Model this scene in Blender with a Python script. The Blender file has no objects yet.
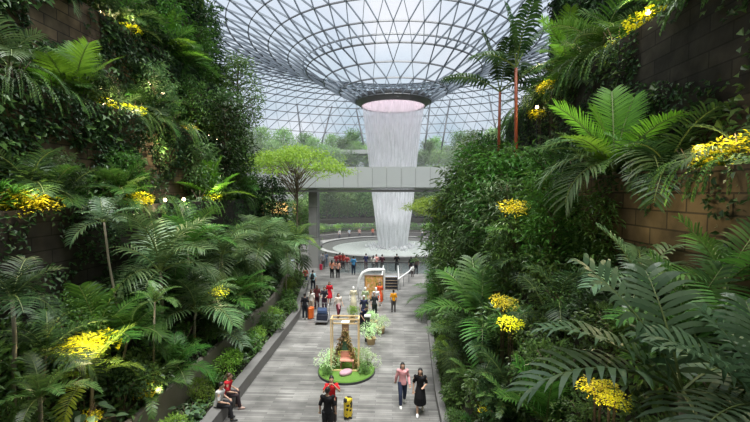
import bpy, math, random
from mathutils import Vector, Matrix, noise as mnoise
R = random.Random(7)
PI = math.pi
sc = bpy.context.scene
COL = sc.collection
V = Vector
rad = math.radians

# ------------------------------------------------------------------ camera
F = 390.0
cam_d = bpy.data.cameras.new('camera'); cam = bpy.data.objects.new('camera', cam_d); COL.objects.link(cam)
cam_d.sensor_width = 36; cam_d.lens = F / 750 * 36; cam_d.clip_start = .05; cam_d.clip_end = 600
cam.location = (0, 0, 8)
cam.rotation_euler = (rad(90) - math.atan(19 / F), 0, math.atan(18 / F))
sc.camera = cam
CM = cam.rotation_euler.to_matrix(); CO = V((0, 0, 8))
def ray(px, py): return CM @ V(((px - 375) / F, -(py - 211) / F, -1))
def pY(px, py, Y): d = ray(px, py); return CO + d * (Y / d.y)
def pX(px, py, X): d = ray(px, py); return CO + d * (X / d.x)
def pZ(px, py, z=0): d = ray(px, py); return CO + d * ((z - 8) / d.z)
def proj(p):
    c = CM.transposed() @ (V(p) - CO)
    if c.z > -.1: return None
    return 375 + F * c.x / -c.z, 211 - F * c.y / -c.z

# ------------------------------------------------------------------ helpers
class MB:
    def __init__(s): s.v = []; s.f = []; s.m = []
    def add(s, vs, fs, mi=0):
        b = len(s.v); s.v.extend(vs); s.f.extend([tuple(b + i for i in f) for f in fs]); s.m.extend([mi] * len(fs))
    def box(s, c, size, rz=0, mi=0, taper=1):
        cx, cy, cz = c; x, y, z = size[0] / 2, size[1] / 2, size[2] / 2; ca, sa = math.cos(rz), math.sin(rz)
        vs = []
        for dz in (-z, z):
            k = taper if dz > 0 else 1
            for dx, dy in ((-x, -y), (x, -y), (x, y), (-x, y)):
                dx *= k; dy *= k
                vs.append((cx + dx * ca - dy * sa, cy + dx * sa + dy * ca, cz + dz))
        s.add(vs, [(3, 2, 1, 0), (4, 5, 6, 7), (0, 1, 5, 4), (1, 2, 6, 5), (2, 3, 7, 6), (3, 0, 4, 7)], mi)
    def tube(s, pts, rs, n=6, mi=0, cap=True):
        pts = [V(p) for p in pts]; b = len(s.v); k = len(pts)
        if not hasattr(rs, '__len__'): rs = [rs] * k
        ref = None
        for i, p in enumerate(pts):
            t = (pts[min(i + 1, k - 1)] - pts[max(i - 1, 0)]).normalized()
            if ref is None: ref = t.orthogonal().normalized()
            ref = (ref - t * ref.dot(t)).normalized(); q = t.cross(ref)
            r = rs[i]; ra, rb = (r if hasattr(r, '__len__') else (r, r))
            for j in range(n):
                a = 2 * PI * j / n; s.v.append(tuple(p + ref * (ra * math.cos(a)) + q * (rb * math.sin(a))))
        for i in range(k - 1):
            for j in range(n):
                s.f.append((b + i * n + j, b + i * n + (j + 1) % n, b + (i + 1) * n + (j + 1) % n, b + (i + 1) * n + j)); s.m.append(mi)
        if cap:
            s.f.append(tuple(b + j for j in reversed(range(n)))); s.m.append(mi)
            s.f.append(tuple(b + (k - 1) * n + j for j in range(n))); s.m.append(mi)
    def loft(s, rings, n=12, mi=0, cap=True):
        # rings: (cx,cy,cz,rx,ry)
        b = len(s.v)
        for cx, cy, cz, rx, ry in rings:
            for j in range(n):
                a = 2 * PI * j / n; s.v.append((cx + rx * math.cos(a), cy + ry * math.sin(a), cz))
        for i in range(len(rings) - 1):
            for j in range(n):
                s.f.append((b + i * n + j, b + i * n + (j + 1) % n, b + (i + 1) * n + (j + 1) % n, b + (i + 1) * n + j)); s.m.append(mi)
        if cap:
            s.f.append(tuple(b + j for j in reversed(range(n)))); s.m.append(mi)
            e = b + (len(rings) - 1) * n
            s.f.append(tuple(e + j for j in range(n))); s.m.append(mi)
    def ell(s, c, r, nu=12, nv=8, mi=0, rot=None, z0=-1.0):
        b = len(s.v); c = V(c)
        p0 = math.asin(max(-1, z0))
        for i in range(nv + 1):
            ph = p0 + (PI / 2 - p0) * i / nv
            for j in range(nu):
                th = 2 * PI * j / nu
                p = V((r[0] * math.cos(ph) * math.cos(th), r[1] * math.cos(ph) * math.sin(th), r[2] * math.sin(ph)))
                if rot: p = rot @ p
                s.v.append(tuple(c + p))
        for i in range(nv):
            for j in range(nu):
                s.f.append((b + i * nu + j, b + i * nu + (j + 1) % nu, b + (i + 1) * nu + (j + 1) % nu, b + (i + 1) * nu + j)); s.m.append(mi)
        if z0 > -1: s.f.append(tuple(b + j for j in reversed(range(nu)))); s.m.append(mi)
    def leaf(s, p, d, up, L, w, fold=.25, curl=.15, mi=0):
        d = d.normalized(); sd = d.cross(up)
        if sd.length < 1e-4: sd = d.orthogonal()
        sd.normalize(); n = sd.cross(d)
        m = p + d * (L * .45); t = p + d * L - n * (L * curl)
        s.add([tuple(p), tuple(m + sd * (w / 2) + n * (w * fold)), tuple(t), tuple(m - sd * (w / 2) + n * (w * fold))], [(0, 1, 2), (0, 2, 3)], mi)
    def bigleaf(s, p, d, up, L, w, fold=.2, droop=.35, mi=0):
        d = d.normalized(); sd = d.cross(up)
        if sd.length < 1e-4: sd = d.orthogonal()
        sd.normalize(); n = sd.cross(d); b = len(s.v)
        prof = [(0, .12), (.1, .75), (.3, 1), (.55, .82), (.8, .42), (1, .02)]
        for t, k in prof:
            c = p + d * (L * t) - n * (L * droop * t * t)
            s.v += [tuple(c + sd * (w / 2 * k) + n * (w * fold * k)), tuple(c), tuple(c - sd * (w / 2 * k) + n * (w * fold * k))]
        for i in range(5):
            a = b + i * 3
            s.f += [(a, a + 3, a + 4, a + 1), (a + 1, a + 4, a + 5, a + 2)]; s.m += [mi, mi]
    def mesh(s, name, mats, smooth=False):
        me = bpy.data.meshes.new(name); me.from_pydata([tuple(v) for v in s.v], [], s.f)
        if not isinstance(mats, (list, tuple)): mats = [mats]
        for m in mats: me.materials.append(m)
        if len(mats) > 1: me.polygons.foreach_set('material_index', s.m)
        if smooth: me.polygons.foreach_set('use_smooth', [True] * len(s.f))
        me.update(); return me

def link(name, me, parent=None, loc=None, rz=None):
    o = bpy.data.objects.new(name, me); COL.objects.link(o)
    if parent is not None: o.parent = parent
    if loc is not None: o.location = loc
    if rz is not None: o.rotation_euler = (0, 0, rz)
    return o
def tag(o, label, cat, group=None, kind=None):
    o['label'] = label; o['category'] = cat
    if group: o['group'] = group
    if kind: o['kind'] = kind
    return o
def empty(name, loc=(0, 0, 0), rz=0, sc_=1):
    o = link(name, None, None, loc, rz); o.scale = (sc_,) * 3; return o
def struct(name, mb, mat, smooth=False, parent=None):
    o = link(name, mb.mesh(name, mat, smooth) if isinstance(mb, MB) else mb, parent)
    if parent is None: o['kind'] = 'structure'
    return o
ORD = ['first', 'second', 'third', 'fourth', 'fifth', 'sixth', 'seventh', 'eighth', 'ninth', 'tenth', 'eleventh', 'twelfth', 'thirteenth',
       'fourteenth', 'fifteenth', 'sixteenth', 'seventeenth', 'eighteenth', 'nineteenth', 'twentieth']
def ordw(i):
    if i < 20: return ORD[i]
    t = ['twenty', 'thirty', 'forty', 'fifty', 'sixty', 'seventy', 'eighty', 'ninety'][(i + 1) // 10 - 2]
    return (t[:-1] + 'tieth') if (i + 1) % 10 == 0 else t + '-' + ORD[(i + 1) % 10 - 1]
REG = {}
def reg(base, o, key, tail): REG.setdefault((base, tail), []).append((key, o))

# ------------------------------------------------------------------ materials
def newmat(name):
    m = bpy.data.materials.new(name); m.use_nodes = True; nt = m.node_tree; nt.nodes.clear()
    out = nt.nodes.new('ShaderNodeOutputMaterial'); return m, nt, out
def N(nt, t, **kw):
    n = nt.nodes.new(t)
    for k, v in kw.items():
        if k.startswith('_'): setattr(n, k[1:], v)
        else: n.inputs[k.replace('__', ' ')].default_value = v
    return n
def rgba(c): return (c[0], c[1], c[2], 1)
def plain(name, col, rough=.6, metal=0, spec=.5, var=.12, scale=6, bump=0, emit=0):
    m, nt, out = newmat(name); L = nt.links.new
    b = N(nt, 'ShaderNodeBsdfPrincipled'); b.inputs['Roughness'].default_value = rough; b.inputs['Metallic'].default_value = metal
    b.inputs['Specular IOR Level'].default_value = spec
    tc = N(nt, 'ShaderNodeTexCoord'); nz = N(nt, 'ShaderNodeTexNoise'); nz.inputs['Scale'].default_value = scale; nz.inputs['Detail'].default_value = 4
    L(tc.outputs['Object'], nz.inputs['Vector'])
    mx = N(nt, 'ShaderNodeMix', _data_type='RGBA'); mx.inputs[6].default_value = rgba([c * (1 - var) for c in col]); mx.inputs[7].default_value = rgba([min(1, c * (1 + var)) for c in col])
    L(nz.outputs['Fac'], mx.inputs[0]); L(mx.outputs[2], b.inputs['Base Color'])
    if bump:
        bp = N(nt, 'ShaderNodeBump'); bp.inputs['Strength'].default_value = bump; bp.inputs['Distance'].default_value = .02
        L(nz.outputs['Fac'], bp.inputs['Height']); L(bp.outputs[0], b.inputs['Normal'])
    if emit: b.inputs['Emission Color'].default_value = rgba(col); b.inputs['Emission Strength'].default_value = emit
    L(b.outputs[0], out.inputs[0]); return m
def leafmat(name, c1, c2, rough=.42, trans=.25, spec=.5):
    c1 = [min(.85, v * 1.45) for v in c1]; c2 = [min(.9, v * 1.45) for v in c2]
    m, nt, out = newmat(name); L = nt.links.new
    g = N(nt, 'ShaderNodeNewGeometry'); oi = N(nt, 'ShaderNodeObjectInfo')
    mx = N(nt, 'ShaderNodeMix', _data_type='RGBA'); mx.inputs[6].default_value = rgba(c1); mx.inputs[7].default_value = rgba(c2)
    L(g.outputs['Random Per Island'], mx.inputs[0])
    hs = N(nt, 'ShaderNodeHueSaturation'); L(mx.outputs[2], hs.inputs['Color'])
    mr = N(nt, 'ShaderNodeMapRange'); mr.inputs[3].default_value = .7; mr.inputs[4].default_value = 1.35; L(oi.outputs['Random'], mr.inputs[0]); L(mr.outputs[0], hs.inputs['Value'])
    mh = N(nt, 'ShaderNodeMapRange'); mh.inputs[3].default_value = .485; mh.inputs[4].default_value = .515; L(oi.outputs['Random'], mh.inputs[0]); L(mh.outputs[0], hs.inputs['Hue'])
    b = N(nt, 'ShaderNodeBsdfPrincipled'); b.inputs['Roughness'].default_value = rough; b.inputs['Specular IOR Level'].default_value = spec
    L(hs.outputs[0], b.inputs['Base Color'])
    tr = N(nt, 'ShaderNodeBsdfTranslucent'); h2 = N(nt, 'ShaderNodeHueSaturation'); h2.inputs['Value'].default_value = 1.5; h2.inputs['Hue'].default_value = .485
    L(hs.outputs[0], h2.inputs['Color']); L(h2.outputs[0], tr.inputs['Color'])
    ms = N(nt, 'ShaderNodeMixShader'); ms.inputs[0].default_value = trans; L(b.outputs[0], ms.inputs[1]); L(tr.outputs[0], ms.inputs[2])
    L(ms.outputs[0], out.inputs[0]); return m
def brickmat(name, c1, c2, cm, bw, bh, swap=None, rough=.8, mortar=.02, noise_amt=.5, bump=.4, nscale=2.0, spec=.3):
    m, nt, out = newmat(name); L = nt.links.new
    tc = N(nt, 'ShaderNodeTexCoord'); vec = tc.outputs['Object']
    if swap:
        sx = N(nt, 'ShaderNodeSeparateXYZ'); cx = N(nt, 'ShaderNodeCombineXYZ'); L(vec, sx.inputs[0])
        for i, a in enumerate(swap): L(sx.outputs['XYZ'.index(a)], cx.inputs[i])
        vec = cx.outputs[0]
    bk = N(nt, 'ShaderNodeTexBrick'); bk.inputs['Color1'].default_value = rgba(c1); bk.inputs['Color2'].default_value = rgba(c2); bk.inputs['Mortar'].default_value = rgba(cm)
    bk.inputs['Scale'].default_value = 1; bk.inputs['Brick Width'].default_value = bw; bk.inputs['Row Height'].default_value = bh; bk.inputs['Mortar Size'].default_value = mortar
    bk.inputs['Bias'].default_value = 0
    L(vec, bk.inputs['Vector'])
    nz = N(nt, 'ShaderNodeTexNoise'); nz.inputs['Scale'].default_value = nscale; nz.inputs['Detail'].default_value = 6; L(tc.outputs['Object'], nz.inputs['Vector'])
    mr = N(nt, 'ShaderNodeMapRange'); mr.inputs[1].default_value = .3; mr.inputs[2].default_value = .7; mr.inputs[3].default_value = 1 - noise_amt; mr.inputs[4].default_value = 1 + noise_amt * .6
    L(nz.outputs['Fac'], mr.inputs[0])
    mu = N(nt, 'ShaderNodeMix', _data_type='RGBA', _blend_type='MULTIPLY'); mu.inputs[0].default_value = 1
    L(bk.outputs['Color'], mu.inputs[6]); L(mr.outputs[0], mu.inputs[7])
    b = N(nt, 'ShaderNodeBsdfPrincipled'); b.inputs['Roughness'].default_value = rough; b.inputs['Specular IOR Level'].default_value = spec
    L(mu.outputs[2], b.inputs['Base Color'])
    if bump:
        bp = N(nt, 'ShaderNodeBump'); bp.inputs['Strength'].default_value = bump; bp.inputs['Distance'].default_value = .03
        L(mr.outputs[0], bp.inputs['Height']); L(bp.outputs[0], b.inputs['Normal'])
    L(b.outputs[0], out.inputs[0]); return m

M = {}
M['floor'] = brickmat('floor_planks', (.275, .268, .255), (.15, .146, .14), (.13, .128, .124), 1.3, .125, None, .5, .008, .45, .12, .9, .35)
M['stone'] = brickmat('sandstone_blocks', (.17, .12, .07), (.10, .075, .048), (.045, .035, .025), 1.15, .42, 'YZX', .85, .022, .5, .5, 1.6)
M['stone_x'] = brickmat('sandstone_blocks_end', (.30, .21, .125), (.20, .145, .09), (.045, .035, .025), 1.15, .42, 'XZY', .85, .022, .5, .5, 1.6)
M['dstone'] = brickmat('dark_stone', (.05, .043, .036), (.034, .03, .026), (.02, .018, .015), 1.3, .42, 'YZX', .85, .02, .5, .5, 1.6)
M['kerb'] = plain('kerb_stone', (.17, .165, .16), .6, var=.2, scale=3, bump=.1)
M['coping'] = plain('coping_stone', (.26, .235, .20), .65, var=.2, scale=3)
M['soil'] = plain('soil', (.03, .028, .018), .95, var=.4, scale=4, bump=.6)
M['concrete'] = plain('concrete', (.36, .36, .35), .6, var=.1, scale=1.5)
M['column'] = brickmat('column_cladding', (.30, .30, .295), (.25, .25, .245), (.12, .12, .12), 4, 3.2, 'XZY', .5, .02, .2, 0, 1)
M['parapet'] = plain('parapet_panel', (.57, .60, .60), .4, var=.04, scale=.6)
M['soffit'] = plain('soffit_panel', (.42, .43, .43), .5, var=.05)
M['joint'] = plain('dark_joint', (.08, .085, .09), .6)
M['steel'] = plain('lattice_steel', (.06, .065, .075), .45, .2)
M['steel_l'] = plain('lattice_diagonal_steel', (.20, .23, .27), .45, .2)
M['steel_d'] = plain('dark_ring_metal', (.10, .095, .10), .4, .3)
M['white'] = plain('white_metal', (.78, .79, .80), .35, var=.03)
M['black'] = plain('black_metal', (.03, .03, .035), .4)
M['grey'] = plain('grey_metal', (.25, .25, .26), .4, .3)
M['wood'] = plain('pale_gold_frame', (.80, .58, .30), .4, var=.1)
M['pinkseat'] = plain('salmon_bench', (.80, .40, .30), .5)
M['mauve'] = plain('mauve_cushion', (.50, .30, .36), .7)
M['turf'] = plain('turf', (.10, .21, .03), .9, var=.4, scale=30, bump=.5)
M['brown'] = plain('brown_box', (.28, .16, .09), .6)
M['terracotta'] = plain('tan_pot', (.62, .45, .24), .7)
M['bark'] = plain('bark', (.15, .115, .08), .85, var=.3, scale=12, bump=.5)
M['bark_p'] = plain('pale_bark', (.30, .27, .20), .8, var=.25, scale=12, bump=.4)
M['bark_r'] = plain('red_palm_stem', (.33, .075, .03), .45, var=.3, scale=5)
M['rachis'] = plain('frond_stalk', (.16, .22, .06), .5)
M['lens'] = plain('warm_lamp_lens', (1, .74, .42), .3, emit=7)
M['shop'] = plain('warm_lit_shopfront', (1, .62, .22), .5, emit=.9, var=.5, scale=1.2)
LM = {
 'feather': leafmat('leaf_feather', (.020, .072, .010), (.055, .14, .022), .45, .25, .35),
 'silver': leafmat('leaf_silver', (.036, .085, .026), (.095, .155, .058), .42, .2, .5),
 'bright': leafmat('leaf_bright', (.06, .16, .012), (.11, .25, .02), .4, .4),
 'broad': leafmat('leaf_broad', (.05, .105, .05), (.10, .165, .085), .38, .2, .6),
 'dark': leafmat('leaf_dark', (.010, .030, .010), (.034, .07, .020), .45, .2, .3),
 'mid': leafmat('leaf_mid', (.03, .075, .018), (.085, .155, .035), .4, .25),
 'light': leafmat('leaf_light', (.10, .20, .03), (.20, .32, .05), .45, .4),
 'lime': leafmat('leaf_lime', (.10, .17, .02), (.19, .27, .04), .45, .45),
 'yellow': leafmat('leaf_yellow_glow', (.44, .44, .012), (.62, .60, .03), .45, .35),  # yellow foliage; warm lamp glow is put into the leaf colour
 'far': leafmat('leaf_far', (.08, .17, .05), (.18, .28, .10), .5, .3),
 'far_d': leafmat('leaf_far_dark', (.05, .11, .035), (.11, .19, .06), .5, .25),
 'whitebloom': leafmat('white_green_bloom', (.22, .34, .15), (.48, .55, .38), .5, .3),
 'garland': leafmat('garland', (.12, .11, .03), (.25, .15, .07), .6, .2),
 'redbloom': leafmat('orange_bloom', (.60, .10, .03), (.85, .30, .06), .5, .3),
}
# glass
def mat_glass():
    m, nt, out = newmat('roof_glass'); L = nt.links.new
    t = N(nt, 'ShaderNodeBsdfTransparent'); t.inputs[0].default_value = (.95, .98, 1.0, 1)
    g = N(nt, 'ShaderNodeBsdfGlossy'); g.inputs['Roughness'].default_value = .08; g.inputs[0].default_value = (.8, .9, 1, 1)
    ms = N(nt, 'ShaderNodeMixShader'); ms.inputs[0].default_value = .06; L(t.outputs[0], ms.inputs[1]); L(g.outputs[0], ms.inputs[2]); L(ms.outputs[0], out.inputs[0]); return m
M['glass'] = mat_glass()
def mat_fall(name, lo, hi, col=(.93, .94, .96), sx=5.0, sz=.22, fade=None, emit=0):
    m, nt, out = newmat(name); L = nt.links.new
    tc = N(nt, 'ShaderNodeTexCoord'); mp = N(nt, 'ShaderNodeMapping'); mp.inputs['Scale'].default_value = (sx, sx, sz); L(tc.outputs['Object'], mp.inputs[0])
    nz = N(nt, 'ShaderNodeTexNoise'); nz.inputs['Scale'].default_value = 1; nz.inputs['Detail'].default_value = 5; nz.inputs['Roughness'].default_value = .6; L(mp.outputs[0], nz.inputs['Vector'])
    mr = N(nt, 'ShaderNodeMapRange'); mr.inputs[1].default_value = .35; mr.inputs[2].default_value = .68; mr.inputs[3].default_value = lo; mr.inputs[4].default_value = hi; L(nz.outputs['Fac'], mr.inputs[0])
    fac = mr.outputs[0]
    if fade:
        sp = N(nt, 'ShaderNodeSeparateXYZ'); L(tc.outputs['Object'], sp.inputs[0]); fr_ = N(nt, 'ShaderNodeMapRange'); fr_.inputs[1].default_value = fade[0]; fr_.inputs[2].default_value = fade[1]; fr_.inputs[3].default_value = fade[2]; fr_.inputs[4].default_value = 1
        L(sp.outputs['Z'], fr_.inputs[0]); mm = N(nt, 'ShaderNodeMath', _operation='MULTIPLY'); L(fac, mm.inputs[0]); L(fr_.outputs[0], mm.inputs[1]); fac = mm.outputs[0]
    d = N(nt, 'ShaderNodeBsdfDiffuse'); d.inputs[0].default_value = rgba(col); t = N(nt, 'ShaderNodeBsdfTranslucent'); t.inputs[0].default_value = rgba(col)
    a = N(nt, 'ShaderNodeMixShader'); a.inputs[0].default_value = .5; L(d.outputs[0], a.inputs[1]); L(t.outputs[0], a.inputs[2])
    tp = N(nt, 'ShaderNodeBsdfTransparent'); b = N(nt, 'ShaderNodeMixShader'); L(fac, b.inputs[0]); L(tp.outputs[0], b.inputs[1])
    if emit:
        em = N(nt, 'ShaderNodeEmission'); em.inputs[0].default_value = rgba(col); em.inputs[1].default_value = emit; ad = N(nt, 'ShaderNodeAddShader'); L(a.outputs[0], ad.inputs[0]); L(em.outputs[0], ad.inputs[1]); a = ad
    L(a.outputs[0], b.inputs[2])
    L(b.outputs[0], out.inputs[0]); return m
M['fall'] = mat_fall('falling_water', .5, .92, sx=4, sz=.12, fade=(20.2, 16.5, .4))
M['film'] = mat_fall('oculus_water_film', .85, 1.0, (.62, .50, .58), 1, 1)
def mat_water():
    m, nt, out = newmat('pool_water'); L = nt.links.new
    b = N(nt, 'ShaderNodeBsdfPrincipled'); b.inputs['Base Color'].default_value = (.38, .41, .39, 1); b.inputs['Roughness'].default_value = .4
    nz = N(nt, 'ShaderNodeTexNoise'); nz.inputs['Scale'].default_value = 2.5; nz.inputs['Detail'].default_value = 4
    tc = N(nt, 'ShaderNodeTexCoord'); L(tc.outputs['Object'], nz.inputs['Vector'])
    bp = N(nt, 'ShaderNodeBump'); bp.inputs['Strength'].default_value = .35; bp.inputs['Distance'].default_value = .08; L(nz.outputs['Fac'], bp.inputs['Height']); L(bp.outputs[0], b.inputs['Normal'])
    L(b.outputs[0], out.inputs[0]); return m
M['water'] = mat_water()
def mat_railglass():
    m, nt, out = newmat('rail_glass'); L = nt.links.new
    t = N(nt, 'ShaderNodeBsdfTransparent'); t.inputs[0].default_value = (.75, .82, .84, 1)
    g = N(nt, 'ShaderNodeBsdfGlossy'); g.inputs['Roughness'].default_value = .1
    ms = N(nt, 'ShaderNodeMixShader'); ms.inputs[0].default_value = .12; L(t.outputs[0], ms.inputs[1]); L(g.outputs[0], ms.inputs[2]); L(ms.outputs[0], out.inputs[0]); return m
M['railglass'] = mat_railglass()
CM_CACHE = {}
def cloth(c, rough=.8):
    k = tuple(c)
    if k not in CM_CACHE: CM_CACHE[k] = plain('cloth_%d' % len(CM_CACHE), c, rough, var=.15, scale=9, spec=.2)
    return CM_CACHE[k]

# ------------------------------------------------------------------ world + sun
w = bpy.data.worlds.new('sky'); sc.world = w; w.use_nodes = True; nt = w.node_tree; nt.nodes.clear(); L = nt.links.new
wo = N(nt, 'ShaderNodeOutputWorld'); bg = N(nt, 'ShaderNodeBackground'); tc = N(nt, 'ShaderNodeTexCoord')
sx = N(nt, 'ShaderNodeSeparateXYZ'); L(tc.outputs['Generated'], sx.inputs[0])
cr = N(nt, 'ShaderNodeValToRGB'); e = cr.color_ramp.elements
e[0].position = 0.0; e[0].color = (.40, .50, .58, 1); e[1].position = .85; e[1].color = (.92, .94, .99, 1)
x = e.new(.22); x.color = (.55, .66, .76, 1); x = e.new(.45); x.color = (.78, .84, .95, 1)
L(sx.outputs['Z'], cr.inputs[0])
nz = N(nt, 'ShaderNodeTexNoise'); nz.inputs['Scale'].default_value = 3.5; nz.inputs['Detail'].default_value = 4; L(tc.outputs['Generated'], nz.inputs['Vector'])
mr = N(nt, 'ShaderNodeMapRange'); mr.inputs[1].default_value = .42; mr.inputs[2].default_value = .68; L(nz.outputs['Fac'], mr.inputs[0])
mx = N(nt, 'ShaderNodeMix', _data_type='RGBA'); mx.inputs[7].default_value = (.93, .93, .98, 1); L(mr.outputs[0], mx.inputs[0]); L(cr.outputs[0], mx.inputs[6])
L(mx.outputs[2], bg.inputs['Color']); bg.inputs['Strength'].default_value = .76; L(bg.outputs[0], wo.inputs[0])
sd = bpy.data.lights.new('sun', 'SUN'); sd.energy = 6.0; sd.angle = rad(40); sd.color = (1, .97, .92)
so = bpy.data.objects.new('sun', sd); COL.objects.link(so); so.rotation_euler = (rad(12), rad(4), 0)

# ------------------------------------------------------------------ banks
def kL(Y): return -5.9 if Y < 24 else -5.9 - .15 * (Y - 24)
def kR(Y): return 1.66 if Y < 15 else 1.66 + .05 * (Y - 15)
PL = [(0, 0), (0, .5), (.4, .5), (.4, .4), (1.6, .4), (1.6, 1.4), (1.8, 1.4), (1.8, 1.3), (4.2, 4.0), (4.2, 7.5), (4.45, 7.5), (4.45, 7.35), (5.7, 7.35), (5.7, 11.5),
      (5.95, 11.5), (5.95, 11.35), (7.2, 11.35), (7.2, 16), (7.45, 16), (7.45, 15.85), (8.7, 15.85), (8.7, 21), (16, 21.5)]
PR = [(0, 0), (0, .3), (.25, .3), (.25, .2), (.6, .25), (3.2, 5.3), (4.6, 5.6), (4.6, 8.5), (4.8, 8.5), (4.8, 8.4), (5.8, 8.4), (5.8, 13), (6, 13), (6, 12.9), (7.2, 12.9), (7.2, 19), (14, 19.4)]
def bankz(side, X, Y):
    P = PL if side < 0 else (PR if Y <= 24 else PRE)
    s = (kL(Y) - X) if side < 0 else (X - kR(Y))
    z = 0
    for (a, za), (b, zb) in zip(P, P[1:]):
        if a <= s <= b and b > a: z = za + (zb - za) * (s - a) / (b - a)
    return z
def sweep(side, i0, i1, Y0, Y1, name, mat):
    P = PL if side < 0 else PR; k = kL if side < 0 else kR
    mb = MB(); st = []; y = Y0
    while y < Y1 + .01: st.append(y); y += 1.0
    n = i1 - i0 + 1
    for y in st:
        for s, z in P[i0:i1 + 1]: mb.v.append((k(y) + side * s, y, z))
    for a in range(len(st) - 1):
        for i in range(n - 1):
            q = (a * n + i, a * n + i + 1, (a + 1) * n + i + 1, (a + 1) * n + i)
            mb.f.append(q if side < 0 else q[::-1]); mb.m.append(0)
    return struct(name, mb, mat)
YL0, YL1, YR0, YR1 = -6, 34, -6, 29
sweep(-1, 0, 3, YL0, YL1, 'trim_1', M['kerb'])
sweep(-1, 3, 4, YL0, YL1, 'ground_left_planter', M['soil'])
sweep(-1, 4, 7, YL0, YL1, 'trim_2', M['coping'])
sweep(-1, 7, 8, YL0, YL1, 'ground_left_slope', M['soil'])
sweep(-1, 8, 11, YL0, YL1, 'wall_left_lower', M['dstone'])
sweep(-1, 11, 12, YL0, YL1, 'ground_left_ledge', M['soil'])
sweep(-1, 12, 15, YL0, YL1, 'wall_left_middle', M['stone'])
sweep(-1, 15, 16, YL0, YL1, 'ground_left_middle', M['soil'])
sweep(-1, 16, 19, YL0, YL1, 'wall_left_upper', M['stone'])
sweep(-1, 19, 20, YL0, YL1, 'ground_left_upper', M['soil'])
sweep(-1, 20, 22, YL0, YL1, 'wall_left_top', M['stone'])
sweep(1, 0, 3, YR0, YR1, 'trim_3', M['kerb'])
sweep(1, 3, 6, YR0, YR1, 'ground_right_slope', M['soil'])
sweep(1, 6, 9, YR0, YR1, 'wall_right_lower', M['stone'])
sweep(1, 9, 10, YR0, YR1, 'ground_right_ledge', M['soil'])
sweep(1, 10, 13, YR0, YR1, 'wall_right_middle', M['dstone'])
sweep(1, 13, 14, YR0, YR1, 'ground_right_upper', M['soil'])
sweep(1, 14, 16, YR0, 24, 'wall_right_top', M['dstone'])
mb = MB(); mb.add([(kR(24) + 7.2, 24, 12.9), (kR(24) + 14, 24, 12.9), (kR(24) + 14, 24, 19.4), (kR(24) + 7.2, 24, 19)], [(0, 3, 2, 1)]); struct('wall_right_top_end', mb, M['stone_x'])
mb = MB(); mb.add([(kR(24) + 7.2, 24, 12.9), (kR(24) + 14, 24, 12.9), (kR(29) + 14, 29, 12.9), (kR(29) + 7.2, 29, 12.9)], [(0, 1, 2, 3)]); struct('ground_right_end', mb, M['soil'])
PRE = PR[:15] + [(14, 12.9)]
for side, P, k, Y, nm in ((-1, PL, kL, YL1, 'wall_left_end'), (1, PRE, kR, YR1, 'wall_right_end')):
    mb = MB(); pts = [(k(Y) + side * s, Y, z) for s, z in P] + [(k(Y) + side * P[-1][0], Y, 0)]
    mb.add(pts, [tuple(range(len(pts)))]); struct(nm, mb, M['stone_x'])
mb = MB(); mb.box((0, -6.2, 10.5), (50, .4, 21)); struct('wall_back_shade', mb, M['concrete'])  # unseen wall added behind the camera to darken the canyon
mb = MB(); mb.box((0, -1.2, 22.6), (46, 10, .8)); struct('unseen_shade_slab', mb, M['concrete'])  # unseen slab added overhead to shade the near banks

# ------------------------------------------------------------------ floor (with an opening for the stairs)
PIT = (-.86, .44, 31.6, 37.0)
mb = MB()
def slabp(x0, x1, y0, y1): mb.add([(x0, y0, 0), (x1, y0, 0), (x1, y1, 0), (x0, y1, 0)], [(0, 1, 2, 3)])
slabp(-40, 40, -6, PIT[2]); slabp(-40, PIT[0], PIT[2], PIT[3]); slabp(PIT[1], 40, PIT[2], PIT[3]); slabp(-40, 40, PIT[3], 44.6)
slabp(-60, -12, 44.6, 68); slabp(12, 60, 44.6, 68); slabp(-60, 60, 68, 130)
# ring between the pool rim and the paving square
n = 64
for i in range(n):
    a0, a1 = 2 * PI * i / n, 2 * PI * (i + 1) / n
    q = []
    for a, r in ((a0, 11), (a1, 11)): q.append((r * math.cos(a), 55.7 + r * math.sin(a), 0))
    for a in (a1, a0):
        c, s_ = math.cos(a), math.sin(a); k = min(12.01 / max(abs(c), 1e-6), (12.31 if s_ > 0 else 11.11) / max(abs(s_), 1e-6))
        q.append((k * c, 55.7 + k * s_, 0))
    mb.add(q, [(0, 3, 2, 1)])
struct('floor', mb, M['floor'])
mb = MB(); x0, x1, y0, y1 = PIT
mb.add([(x0, y0, 0), (x0, y1, 0), (x0, y1, -4), (x0, y0, -4), (x1, y0, 0), (x1, y1, 0), (x1, y1, -4), (x1, y0, -4)], [(0, 1, 2, 3), (4, 7, 6, 5), (0, 3, 7, 4), (3, 2, 6, 7)])
struct('wall_stairwell', mb, M['concrete'])
st = empty('staircase', (-.21, 34.3, 0)); tag(st, 'dark steps going down through a floor opening between white balustrades', 'stairs')
for i in range(11):
    m2 = MB(); m2.box((0, 2.6 - .36 * i - .18, -.19 - .19 * i), (1.28, .36, .19)); o = link('step', m2.mesh('step', M['black']), st)
    m3 = MB(); m3.box((0, 2.6 - .36 * i - .345, -.10 - .19 * i), (1.28, .03, .03)); link('nosing', m3.mesh('nosing', M['terracotta']), o)
for sgn, nm in ((-1, 'left'), (1, 'right')):
    m2 = MB(); m2.box((sgn * .7, -.05, .45), (.08, 5.5, .9)); b_ = link('balustrade', m2.mesh('balustrade', M['white'] if sgn < 0 else M['white']), st)
    m2 = MB(); m2.tube([(sgn * .7, -2.8, .95), (sgn * .7, 2.8, .95)], .05, 8); link('handrail', m2.mesh('handrail', M['white'], True), b_)
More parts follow.
